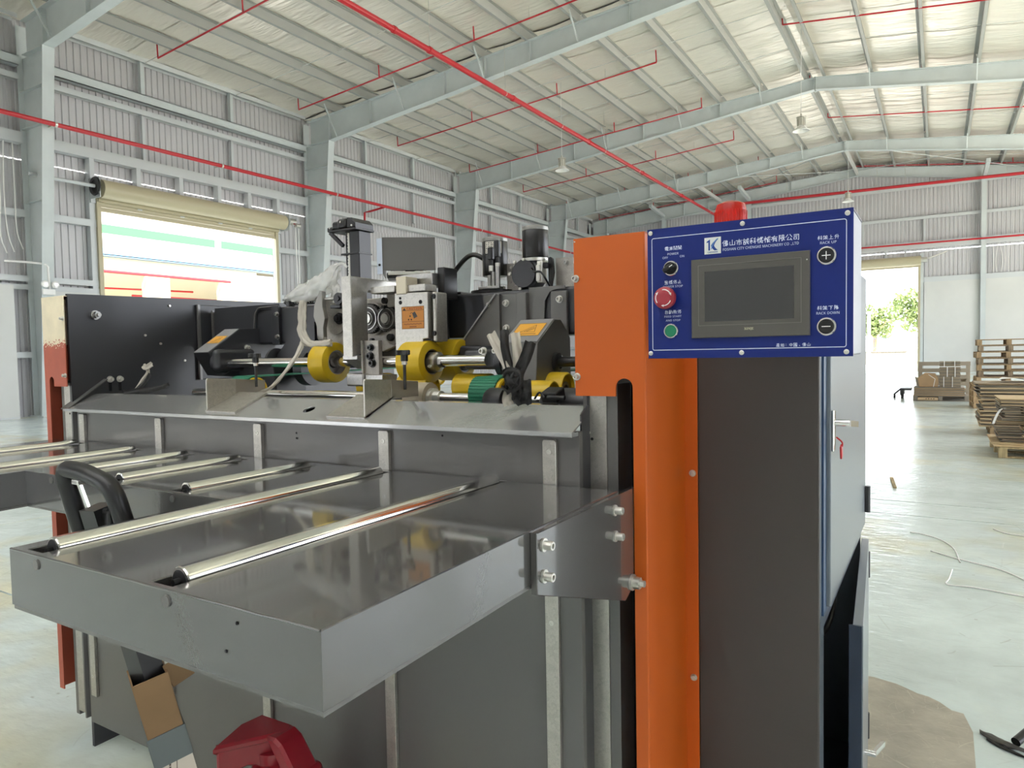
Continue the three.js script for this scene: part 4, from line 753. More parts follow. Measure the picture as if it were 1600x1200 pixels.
// ---- printed warning labels ----
function labelTex(kind) {
  const c = document.createElement('canvas'), W = 256, H = kind ? 200 : 272; c.width = W; c.height = H; const g = c.getContext('2d');
  g.fillStyle = kind ? '#e2a53c' : '#c07d2c'; g.fillRect(0, 0, W, H); g.strokeStyle = g.fillStyle = '#3a2410'; g.lineWidth = 4; g.strokeRect(3, 3, W - 6, H - 6);
  if (!kind) {
    g.beginPath(); g.moveTo(3, 48); g.lineTo(W - 3, 48); g.moveTo(3, 184); g.lineTo(W - 3, 184); g.stroke();
    g.beginPath(); g.moveTo(14, 44); g.lineTo(32, 14); g.lineTo(50, 44); g.fill();
    g.fillStyle = '#8a2f18'; g.font = 'bold 36px sans-serif'; g.textBaseline = 'middle'; g.save(); g.translate(58, 28); g.scale(1.12, 1); g.fillText('CAUTION', 0, 0); g.restore();
    g.fillStyle = '#3d3a38'; g.beginPath(); g.moveTo(122, 84); g.lineTo(152, 62); g.lineTo(182, 124); g.lineTo(142, 148); g.fill();
    g.fillStyle = '#3a2410'; for (const [x, y] of [[98, 118], [80, 160], [112, 160]]) { g.beginPath(); g.arc(x, y, 8, 0, 7); g.fill(); g.beginPath(); g.moveTo(x - 6, y - 4); g.lineTo(x, y - 16); g.lineTo(x + 6, y - 4); g.fill(); }
    g.lineWidth = 5; g.beginPath(); g.moveTo(100, 88); g.lineTo(112, 76); g.lineTo(126, 78); g.stroke();
    g.fillStyle = '#7a4417'; for (let i = 0; i < 17; i++) g.fillRect(26 + i * 12, 204 + (i % 3) * 2, 8, 14); for (let i = 0; i < 5; i++) g.fillRect(90 + i * 16, 238, 12, 14);
  } else {
    g.beginPath(); g.moveTo(60, 140); g.lineTo(170, 30); g.lineTo(196, 140); g.closePath(); g.stroke();
    g.lineWidth = 7; g.beginPath(); g.moveTo(96, 130); g.lineTo(166, 62); g.moveTo(120, 130); g.lineTo(176, 84); g.stroke();
    for (let i = 0; i < 12; i++) g.fillRect(44 + i * 15, 164, 10, 12);
  }
  const t = new THREE.CanvasTexture(c); t.colorSpace = THREE.SRGBColorSpace;
  return new THREE.MeshStandardMaterial({ map: t, roughness: 0.45 });
}
const labelCaution = labelTex(0), labelHand = labelTex(1);
const basis = (u, v, p) => { const U = V(...u).normalize(), W = V().crossVectors(U, V(...v)).normalize(), Q = V().crossVectors(W, U); return new THREE.Matrix4().makeBasis(U, Q, W).setPosition(...p); };

// ---- bearing brackets that carry the feed shafts ----
function bearingBracket(s, label) {
  const d = s ? 0 : 1, x0 = s ? -1.162 : -2.684, x1 = s ? -1.038 : -2.585;
  const t = thing('bearing_bracket', label, 'bracket', [(x0 + x1) / 2, 1.45, -2.0], 'bearing brackets of the feed shafts');
  const prof = s ? [[-1.862, 1.578], [-1.976, 1.652], [-2.02, 1.652], [-2.085, 1.594], [-2.085, 1.44], [-1.862, 1.45], [-1.85, 1.46]] : [[-1.84, 1.571], [-1.998, 1.672], [-2.19, 1.68], [-2.19, 1.6], [-2.1, 1.455], [-1.9, 1.475]];
  const hood = part('hood', prism('x', prof, x0, x1, [], 0.002), s ? M.grey : M.dark, t);
  const a = prof[0], b = prof[1], k = s ? 0.34 : 0.5, w = (x1 - x0) * 0.8, hh = w * 0.62;
  const dir = V(0, b[1] - a[1], b[0] - a[0]).normalize(), m = [(x0 + x1) / 2, a[1] + (b[1] - a[1]) * 0.52, a[0] + (b[0] - a[0]) * 0.52], n = V().crossVectors(V(1, 0, 0), dir);
  part('top_sheet', flat([x0 + 0.002, (a[1] + b[1]) / 2 + 0.001, (a[0] + b[0]) / 2 + 0.001], [x1 - 0.002, (a[1] + b[1]) / 2 + 0.001, (a[0] + b[0]) / 2 + 0.001], Math.hypot(b[0] - a[0], b[1] - a[1]) - 0.004, 0.003, dir), std([0.24, 0.24, 0.25], 0.35), hood);
  decal('warning_label', w, hh * 1.2, basis([1, 0, 0], [0, dir.y, dir.z], [m[0] + n.x * 0.004, m[1] + n.y * 0.004, m[2] + n.z * 0.004]), labelHand, hood);
  if (!s) {
    const bl = part('bearing_block', [rspan(-2.588, -2.545, 1.492, 1.585, -2.05, -1.85, 0.02), lathe('x', [[0.052, 0], [0.052, 0.01], [0.044, 0.026], [0.034, 0.03], [0.034, 0.04], [0.019, 0.042]], -2.588, 1.53, -1.9, 32)], M.dark, t);
    for (const [y, z] of [[1.565, -1.868], [1.592, -2.02], [1.5, -2.02]]) part('cap_screw', capScrew('x', 1, -2.575, y, z, 0.0075, 0.02), M.zinc, bl);
    part('rear_flange', [lathe('x', [[0.06, 0], [0.06, 0.012], [0.05, 0.018], [0.034, 0.018], [0.034, 0.004], [0, 0.004]], -2.45, 1.526, -2.07, 32)], M.dark, t);
    part('support_plate', prism('z', [[-2.5, 1.45], [-2.27, 1.45], [-2.22, 1.55], [-2.22, 1.7], [-2.27, 1.7], [-2.47, 1.55]], -2.16, -2.145), std([0.3, 0.27, 0.24], 0.5, 0.4), t);
    part('clamp_plate', [rspan(-2.485, -2.44, 1.6, 1.77, -2.1, -2.085, 0.002)], M.dark, t);
    for (const y of [1.733, 1.635]) part('cap_screw', capScrew('z', 1, -2.447, y, -2.085, 0.0075, 0.012), M.steel, t);
    part('gusset', prism('z', [[-2.43, 1.556], [-2.29, 1.69], [-2.2, 1.69], [-2.2, 1.53], [-2.43, 1.53]], -2.075, -2.063), M.dark, t);
    part('pivot_disc', cyl('x', 0.075, 0.05, -2.27, 1.5, -2.1, 32), M.dark, t);
    part('lower_arm', prism('x', [[-1.98, 1.53], [-2.14, 1.53], [-2.16, 1.4], [-2.06, 1.36], [-2.0, 1.36]], -2.62, -2.36, [], 0.004), M.dark, t);
  } else {
    part('bearing_block', [rspan(-1.43, -1.335, 1.492, 1.575, -2.1, -2.0, 0.012), rspan(-1.34, -1.15, 1.495, 1.56, -1.99, -1.9, 0.012), lathe('x', [[0.05, 0], [0.05, 0.02], [0.035, 0.03], [0, 0.03]].map(([r, h]) => [r, -h]).reverse(), -1.17, 1.522, -1.9, 28)], M.dark, t);
    for (const [x, z] of [[-1.25, -1.888], [-1.2, -1.888]]) part('cap_screw', capScrew('z', 1, x, 1.555, z, 0.0085, 0.02), M.zinc, t);
    part('gusset', prism('z', [[-1.462, 1.59], [-1.318, 1.752], [-1.306, 1.752], [-1.306, 1.57], [-1.462, 1.57]], -2.09, -2.075), M.grey, t);
    part('gusset_edge', flat([-1.462, 1.592, -2.082], [-1.318, 1.753, -2.082], 0.03, 0.005, V(0, 0, 1)), std([0.34, 0.34, 0.33], 0.4), t);
    const cp = part('clamp_plate', [rspan(-1.38, -1.235, 1.6, 1.752, -2.1, -2.088, 0.002), rspan(-1.235, -1.195, 1.6, 1.752, -2.1, -2.07, 0.004)], M.grey, t);
    for (const [x, y] of [[-1.352, 1.717], [-1.285, 1.72], [-1.285, 1.634]]) part('cap_screw', capScrew('z', 1, x, y, -2.088, 0.0085, 0.014), M.zinc, cp);
    part('wrap_sheet', [prism('z', [[-1.195, 1.6], [-1.145, 1.6], [-1.14, 1.62], [-1.135, 1.72], [-1.115, 1.75], [-1.09, 1.757], [-1.06, 1.757], [-1.06, 1.768], [-1.195, 1.768]], -2.098, -2.09), rspan(-1.11, -1.05, 1.5, 1.75, -2.1, -2.085, 0.003)], M.grey, t);
    for (const y of [1.722, 1.62]) part('cap_screw', capScrew('z', 1, -1.075, y, -2.085, 0.0085, 0.014), M.zinc, t);
    part('shaft_bushing', lathe('x', [[0.03, 0], [0.03, 0.012], [0.02, 0.016]], -1.038, 1.515, -1.98, 24), M.black, hood);
  }
  return t;
}
bearingBracket(0, 'dark bearing bracket left on the feed shaft with a yellow sloping warning label');
bearingBracket(1, 'grey bearing bracket beside the orange cover with an orange sloping warning label');

// ---- feed shafts and yellow wheels ----
{
  const sh = thing('feed_shaft', 'bright steel front feed shaft that carries the yellow wheels', 'shaft', [-1.9, 1.525, -1.9]);
  part('shaft', [cyl('x', 0.0185, 1.31, -1.9, 1.526, -1.9, 28)], M.chrome, sh);
  part('shaft_end', [cyl('x', 0.0165, 0.34, -0.885, 1.516, -1.98, 24)], M.black, sh);
  const s2 = thing('drive_shaft', 'dark steel rear feed shaft half hidden behind the stitching head', 'shaft', [-1.9, 1.526, -2.07]);
  part('shaft', cyl('x', 0.019, 1.16, -1.97, 1.526, -2.07, 24), M.steel, s2);
  const s3 = thing('lower_shaft', 'bright steel lower shaft just above the crest', 'shaft', [-1.2, 1.415, -1.75]);
  part('shaft', cyl('x', 0.016, 1.6, -1.75, 1.412, -1.75, 24), M.chrome, s3);
}
function wheel(xa, xb, y, z, r, label, collar, group = 'yellow feed wheels') {
  const t = thing('feed_roller', label, 'wheel', [(xa + xb) / 2, y, z], group), L = xb - xa, c = 0.008;
  part('tyre', lathe('x', [[r * 0.6, 0], [r * 0.9, 0.001], [r * 0.97, 0.004], [r, c + 0.004], [r, L - c - 0.004], [r * 0.97, L - 0.004], [r * 0.9, L - 0.001], [r * 0.6, L]].map(([a, h]) => [a, h]), xa, y, z, 48), M.yellow, t);
  part('rim', lathe('x', [[r * 0.28, L * 0.2], [r * 0.55, L * 0.2], [r * 0.6, 0.002], [r * 0.6, L - 0.002], [r * 0.54, L - 0.004], [r * 0.5, L * 0.75], [r * 0.28, L * 0.75]], xa, y, z, 40), M.castSteel, t);
  if (collar) { const h = part('collar', lathe('x', [[0.019, 0], [0.033, 0], [0.034, 0.002], [0.034, 0.04], [0.03, 0.044], [0.0205, 0.046], [0.0205, 0.06], [0.0186, 0.06]], xb - 0.012, y, z, 32), M.steel, t); part('set_screw', capScrew('z', 1, xb + 0.014, y - 0.014, z + 0.03, 0.005, 0.01), M.zinc, h); }
}
wheel(-1.995, -1.912, 1.524, -1.9, 0.0755, 'yellow feed wheel left of the steel arm of the stitching head', false);
wheel(-1.575, -1.468, 1.522, -1.9, 0.0725, 'yellow feed wheel with a steel collar right below the caution label', true);
wheel(-1.562, -1.452, 1.526, -2.07, 0.075, 'yellow feed wheel half hidden behind the one with the steel collar', true);
{
  const t = thing('press_roller', 'worn beige lower roller with a steel hub under the right clamp knob', 'roller', [-1.36, 1.415, -1.75]);
  part('tyre', lathe('x', [[0.03, 0], [0.046, 0], [0.048, 0.004], [0.048, 0.076], [0.046, 0.08], [0.03, 0.08]], -1.44, 1.412, -1.75, 40), std([0.36, 0.31, 0.23], 0.6), t);
  part('hub', lathe('x', [[0.016, 0], [0.03, 0], [0.03, 0.024], [0.022, 0.028], [0.022, 0.05], [0.016, 0.05]], -1.37, 1.412, -1.75, 32), M.zinc, t);
}
// ---- conveyor belts and yellow lower rollers ----
function beltRun(xa, xb, label) {
  const t = thing('feed_belt', label, 'belt', [(xa + xb) / 2, 1.43, -2.2], 'green feed belts'), w = xb - xa, P = [], r = 0.053, y = 1.425, zA = -1.76, zB = -2.9;
  for (let i = 0; i <= 14; i++) { const a = -PI / 2 + PI * i / 14; P.push([zA + r * Math.cos(a), y + r * Math.sin(a)]); }
  for (let i = 0; i <= 14; i++) { const a = PI / 2 + PI * i / 14; P.push([zB + r * Math.cos(a), y + 0.012 + r * Math.sin(a)]); }
  const inner = P.map(([z, yy]) => { const cz = z > -2.3 ? zA : zB, cy = z > -2.3 ? y : y + 0.012; return [cz + (z - cz) * 0.92, cy + (yy - cy) * 0.92]; });
  part('belt', prism('x', P, xa, xb, [inner.reverse()]), M.beltGreen, t);
  const ribs = []; for (let i = 0; i < 16; i++) { const a = -1.4 + 2.9 * i / 15; ribs.push(span(xa, xb, -0.0012, 0.0012, -0.0012, 0.0012).translate(0, y + (r + 0.0006) * Math.sin(a), zA + (r + 0.0006) * Math.cos(a))); }
  part('belt_rib', ribs, M.beltGreen, t).userData.kind = 'stuff';
  for (const z of [zA, zB]) part('pulley', lathe('x', [[0.016, 0], [0.045, 0], [0.048, 0.002], [0.048, w + 0.016], [0.043, w + 0.018], [0.04, w + 0.006], [0.02, w + 0.004], [0.016, w + 0.018]], xa - 0.006, z === zA ? y : y + 0.012, z, 36), M.yellow, t);
}
beltRun(-1.19, -1.1, 'ribbed green feed belt on yellow pulleys in the gap left of the orange cover');
beltRun(-2.3, -2.2, 'ribbed green feed belt on yellow pulleys behind the left angle bracket');
{
  const spots = [[-1.6, -1.47, -1.9, 0.048, 'yellow lower roller directly under the wheel with the steel collar'], [-1.4, -1.26, -1.95, 0.046, 'yellow lower roller between the beige roller and the green belt'], [-1.08, -0.98, -1.95, 0.05, 'yellow lower roller behind the knot of plastic strips'], [-0.98, -0.78, -2.12, 0.05, 'wide yellow lower roller beside the orange cover'], [-1.02, -0.94, -1.78, 0.042, 'small yellow roller end right of the knot of plastic strips'], [-1.83, -1.7, -1.95, 0.048, 'yellow lower roller below the steel arm of the stitching head']];
  for (const [a, b, z, r, label] of spots) {
    const t = thing('lower_roller', label, 'roller', [(a + b) / 2, 1.41, z], 'yellow lower rollers');
    part('tyre', lathe('x', [[r * 0.5, 0.006], [r * 0.86, 0], [r, 0.006], [r, b - a - 0.006], [r * 0.92, b - a], [r * 0.84, b - a], [r * 0.8, b - a - 0.01], [r * 0.4, b - a - 0.012]], a, 1.435 - (z > -1.9 ? 0.01 : 0), z, 36), M.yellow, t);
    part('hub', lathe('x', [[0.012, 0], [r * 0.42, 0], [r * 0.42, b - a - 0.008], [0.012, b - a - 0.008]], a, 1.435 - (z > -1.9 ? 0.01 : 0), z, 24), M.castSteel, t);
  }
  const g = thing('gear_motor', 'dark lower gear motor housing behind the crest beside the orange cover', 'motor', [-0.84, 1.4, -1.72]);
  part('housing', lathe('x', [[0, 0], [0.03, 0], [0.042, 0.01], [0.046, 0.04], [0.046, 0.2], [0, 0.2]], -0.93, 1.405, -1.7, 32), M.dark, g);
  part('terminal', [rbox(0.05, 0.03, 0.05, -0.87, 1.435, -1.64, 0.006, 0.3), cyl('x', 0.006, 0.05, -0.845, 1.43, -1.61, 12), tube([[-0.92, 1.425, -1.63], [-0.9, 1.442, -1.62], [-0.88, 1.43, -1.61]], 0.003, 12, 6)], M.black, g);
  const p = thing('idler_pulley', 'dark round idler end below the knot of plastic strips', 'pulley', [-1.06, 1.4, -1.7]);
  part('disc', lathe('x', [[0, 0], [0.034, 0], [0.04, 0.01], [0.04, 0.06], [0.03, 0.066], [0.018, 0.066], [0.018, 0.05], [0, 0.05]], -1.1, 1.41, -1.68, 32), M.black, p);
  const p2 = thing('idler_pulley', 'small dark idler wheel with a pale hub right of the knot of plastic strips', 'pulley', [-0.98, 1.4, -1.7]);
  part('disc', lathe('x', [[0.02, 0], [0.032, 0], [0.032, 0.03], [0.022, 0.034], [0.02, 0.02]], -1.0, 1.4, -1.66, 28), M.black, p2); part('hub', cyl('x', 0.018, 0.03, -0.984, 1.4, -1.66, 20), M.zinc, p2);
}

// ---- stitching head ----
{
  const t = thing('stitching_head', 'steel stitching head with exposed gears, a C-shaped arm and a caution label', 'stitching head', [-1.7, 1.55, -1.95]);
  part('arm', prism('x', [[-1.82, 1.545], [-1.82, 1.826], [-2.12, 1.822], [-2.12, 1.776], [-1.91, 1.78], [-1.902, 1.77], [-1.902, 1.6], [-1.89, 1.56]], -1.802, -1.756, [], 0.0025), M.strip, t);
  part('arm_foot', prism('x', [[-1.83, 1.548], [-1.9, 1.548], [-1.9, 1.5], [-1.83, 1.535]], -1.815, -1.745, [], 0.002), M.steel, t);
  const jaw = part('jaw_plate', [rspan(-1.738, -1.672, 1.46, 1.6, -1.88, -1.86, 0.002), rspan(-1.746, -1.738, 1.47, 1.6, -1.9, -1.85, 0.001)], M.castSteel, t);
  for (const [x, y, r] of [[-1.706, 1.575, 0.011], [-1.71, 1.545, 0.013], [-1.7, 1.52, 0.013]]) part('cap_screw', capScrew('z', 1, x, y, -1.86, r * 0.8, 0.014), M.black, jaw);
  part('anvil', [rspan(-1.8, -1.72, 1.44, 1.485, -1.9, -1.83, 0.006), rspan(-1.72, -1.64, 1.44, 1.48, -1.92, -1.84, 0.003)], M.steel, t);
  // gear case: rear plate, left disc and the two gears
  part('gear_case', prism('z', [[-1.93, 1.762], [-1.6, 1.76], [-1.6, 1.6], [-1.64, 1.585], [-1.72, 1.58], [-1.78, 1.56], [-1.86, 1.58], [-1.93, 1.62]], -2.03, -2.005, [], 0.003), M.castSteel, t);
  part('left_disc', [cyl('z', 0.092, 0.03, -1.985, 1.69, -1.99, 44), cyl('z', 0.06, 0.02, -1.985, 1.69, -1.975, 36)], M.castSteel, t);
  part('disc_bolt', hexBolt('z', 1, -1.958, 1.69, -1.965, 0.015, 0.012), M.black, t);
  for (const g of [cyl('z', 0.062, 0.02, -1.812, 1.684, -1.995, 40), cyl('z', 0.03, 0.05, -1.7, 1.615, -1.99, 20), cyl('z', 0.026, 0.05, -1.93, 1.6, -1.98, 20), rspan(-1.72, -1.66, 1.72, 1.775, -2.0, -1.96, 0.01)]) part('case_lobe', g, M.castSteel, t);
  const gear = (x, y, r, n) => {
    const P = []; for (let i = 0; i < n * 4; i++) { const q = r * (i % 4 < 2 ? 1 : 0.925), a = (i + (i % 2 ? 0.25 : -0.25)) / (n * 4) * 2 * PI; P.push([x + q * Math.cos(a), y + q * Math.sin(a)]); }
    const g = part('gear', prism('z', P, -1.985, -1.965), std([0.07, 0.065, 0.06], 0.4, 0.6), t);
    part('gear_ring', [lathe('z', [[r * 0.76, 0], [r * 0.76, 0.006], [r * 0.7, 0.006], [r * 0.7, 0]], x, y, -1.966, 36), lathe('z', [[r * 0.48, 0], [r * 0.44, 0.008], [r * 0.4, 0.008], [r * 0.4, 0]], x, y, -1.966, 36)], M.steel, g);
    part('shaft_end', cyl('z', r * 0.34, 0.016, x, y, -1.96, 20), M.zinc, g);
  };
  gear(-1.812, 1.684, 0.056, 36); gear(-1.724, 1.681, 0.05, 32);
  part('case_screw', [[-1.722, 1.745, 0.012], [-1.728, 1.722, 0.006], [-1.7, 1.612, 0.013], [-1.79, 1.605, 0.006]].map(([x, y, r]) => cyl('z', r, 0.016, x, y, -1.958, 16)), M.black, t);
  // front block with its label
  const fb = part('front_block', [prism('z', [[-1.611, 1.76], [-1.467, 1.757], [-1.467, 1.602], [-1.49, 1.6], [-1.49, 1.585], [-1.56, 1.545], [-1.611, 1.545]], -1.92, -1.88, [], 0.0016), rspan(-1.46, -1.443, 1.59, 1.757, -1.96, -1.895, 0.006)], M.strip, t);
  decal('caution_label', 0.0975, 0.0765, move(-1.5315, 1.6735, -1.8794), labelCaution, fb);
  for (const [x, y, r] of [[-1.585, 1.742, 0.0045], [-1.584, 1.727, 0.0068], [-1.497, 1.725, 0.0068]]) part('hole', cyl('z', r, 0.002, x, y, -1.8795, 16), M.cavity, fb);
  part('cap_screw', [capScrew('z', 1, -1.4515, 1.742, -1.895, 0.006, 0.006), capScrew('z', 1, -1.4515, 1.618, -1.895, 0.006, 0.006)], M.black, fb);
  part('slide_block', [rspan(-1.72, -1.61, 1.765, 1.788, -1.95, -1.88, 0.003), rspan(-1.56, -1.48, 1.762, 1.786, -1.95, -1.885, 0.003)], M.strip, t);
  part('slide_pin', rspan(-1.6, -1.555, 1.755, 1.815, -1.94, -1.876, 0.003), std([0.55, 0.5, 0.38], 0.4, 0.6), t);
  part('top_bracket', rspan(-1.66, -1.5, 1.788, 1.83, -2.06, -1.95, 0.003), M.steel, t); part('side_block', rspan(-1.5, -1.47, 1.74, 1.85, -2.06, -1.98, 0.004), M.black, t);
  part('carriage', [rspan(-1.99, -1.52, 1.5, 1.76, -2.075, -2.032, 0.006)], M.dark, t);
  // lever, spring rod and hinge block on the left
  part('lever', prism('z', [[-2.03, 1.745], [-2.0, 1.795], [-1.985, 1.79], [-1.985, 1.73], [-1.975, 1.69], [-1.985, 1.655], [-1.985, 1.6], [-1.955, 1.56], [-1.99, 1.565], [-2.02, 1.62], [-2.02, 1.66], [-2.036, 1.7]], -1.925, -1.905, [], 0.002), std([0.26, 0.25, 0.23], 0.4, 0.7), t);
  part('spring_rod', cyl('x', 0.006, 0.3, -2.06, 1.763, -1.92, 14), M.steel, t);
  const hp = []; for (let i = 0; i <= 120; i++) { const a = i / 120 * 9 * 2 * PI; hp.push([-2.165 + 0.12 * i / 120, 1.763 + 0.013 * Math.cos(a), -1.92 + 0.013 * Math.sin(a)]); }
  part('spring', tube(hp, 0.0022, 240, 6), M.black, t);
  part('rod_end', [rspan(-2.185, -2.165, 1.745, 1.782, -1.935, -1.905, 0.003), hexBolt('x', -1, -2.185, 1.763, -1.92, 0.009, 0.012)].flat(), M.black, t);
  part('hinge_eye', [cyl('z', 0.022, 0.03, -1.905, 1.76, -1.92, 24), cyl('z', 0.01, 0.04, -1.905, 1.76, -1.92, 16), rspan(-1.94, -1.89, 1.725, 1.737, -1.95, -1.9, 0.002)], M.black, t);
  part('stop_pin', [rspan(-1.99, -1.95, 1.6, 1.606, -1.92, -1.91, 0.001), rspan(-1.99, -1.982, 1.6, 1.62, -1.92, -1.91, 0.001)], M.zinc, t);
}
// ---- motor box above the stitching head, turned a little towards the aisle ----
{
  const t = thing('motor_box', 'grey sheet metal motor box above the stitching head', 'motor cover', [-1.68, 1.83, -2.02]), turn = 0.66, c = Math.cos(turn), s = Math.sin(turn);
  const R = (g) => g.rotateY(turn).translate(-1.655, 0, -2.02);
  part('front_sheet', R(rbox(0.186, 0.116, 0.004, 0, 1.906, 0.06, 0.001)), M.grey, t);
  part('side_sheet', [R(prism('x', [[0.062, 1.964], [0.062, 1.836], [-0.09, 1.836], [-0.09, 1.964]], -0.0935, -0.0895)), R(prism('x', [[0.062, 1.964], [0.062, 1.848], [-0.09, 1.848], [-0.09, 1.964]], 0.0895, 0.0935)), R(rbox(0.186, 0.004, 0.152, 0, 1.963, -0.014, 0.001))], M.grey, t);
  part('left_flange', R(prism('y', [[-0.0935, 0.062], [-0.113, 0.05], [-0.112, 0.047], [-0.0935, 0.058]], 1.836, 1.962)), std([0.5, 0.56, 0.66], 0.35), t);
  part('flange_nut', R(cyl('z', 0.0045, 0.006, -0.104, 1.868, 0.058, 6)), M.black, t);
  part('motor', [R(cyl('y', 0.045, 0.06, 0, 1.86, 0, 28)), R(rbox(0.16, 0.02, 0.1, 0, 1.832, 0, 0.004))], M.black, t);
  part('mount_plate', [R(rbox(0.15, 0.012, 0.09, 0, 1.838, 0.02, 0.002)), ...[-0.06, -0.02, 0.03, 0.06].map((x) => R(cyl('y', 0.006, 0.02, x, 1.85, 0.05, 10))), R(flat([-0.05, 1.85, 0.045], [0.0, 1.835, 0.045], 0.012, 0.004)), R(flat([0.05, 1.85, 0.045], [0.0, 1.835, 0.045], 0.012, 0.004))], M.zinc, t);
}
// ---- black column behind the head ----
{
  const t = thing('lift_column', 'slim black upright column with a capped top behind the stitching head', 'column', [-2.03, 1.765, -2.15]);
  part('post', [rspan(-2.046, -1.994, 1.765, 2.05, -2.19, -2.12, 0.003), rspan(-2.078, -2.06, 1.765, 2.05, -2.17, -2.13, 0.003)], M.black, t);
  part('toothed_rack', [cyl('y', 0.008, 0.28, -2.054, 1.905, -2.13, 10), ...Array.from({ length: 22 }, (_, i) => cyl('y', 0.0095, 0.004, -2.054, 1.775 + i * 0.0125, -2.13, 10))], M.zinc, t);
  const cap = part('cap', [rspan(-2.125, -2.06, 2.058, 2.095, -2.2, -2.1, 0.012), rspan(-2.085, -2.035, 2.058, 2.1, -2.2, -2.09, 0.012), prism('z', [[-2.03, 2.058], [-1.985, 2.058], [-1.985, 2.078], [-2.005, 2.098], [-2.03, 2.1]], -2.2, -2.09, [], 0.003), rspan(-2.13, -1.982, 2.05, 2.058, -2.2, -2.09, 0.002)], M.black, t);
  part('cap_screw', [[-2.12, 2.066], [-2.06, 2.085], [-2.0, 2.066]].map(([x, y]) => cyl('z', 0.004, 0.006, x, y, -2.088, 10)), M.zinc, cap);
  part('strut', flat([-2.15, 2.055, -2.12], [-2.08, 1.995, -2.12], 0.014, 0.012), M.black, t);
  part('strut_joint', [rbox(0.03, 0.02, 0.02, -2.145, 2.066, -2.12, 0.005)], M.black, t);
  part('band', [rspan(-2.09, -1.992, 1.958, 1.964, -2.195, -2.115, 0.001)], M.black, t);
}
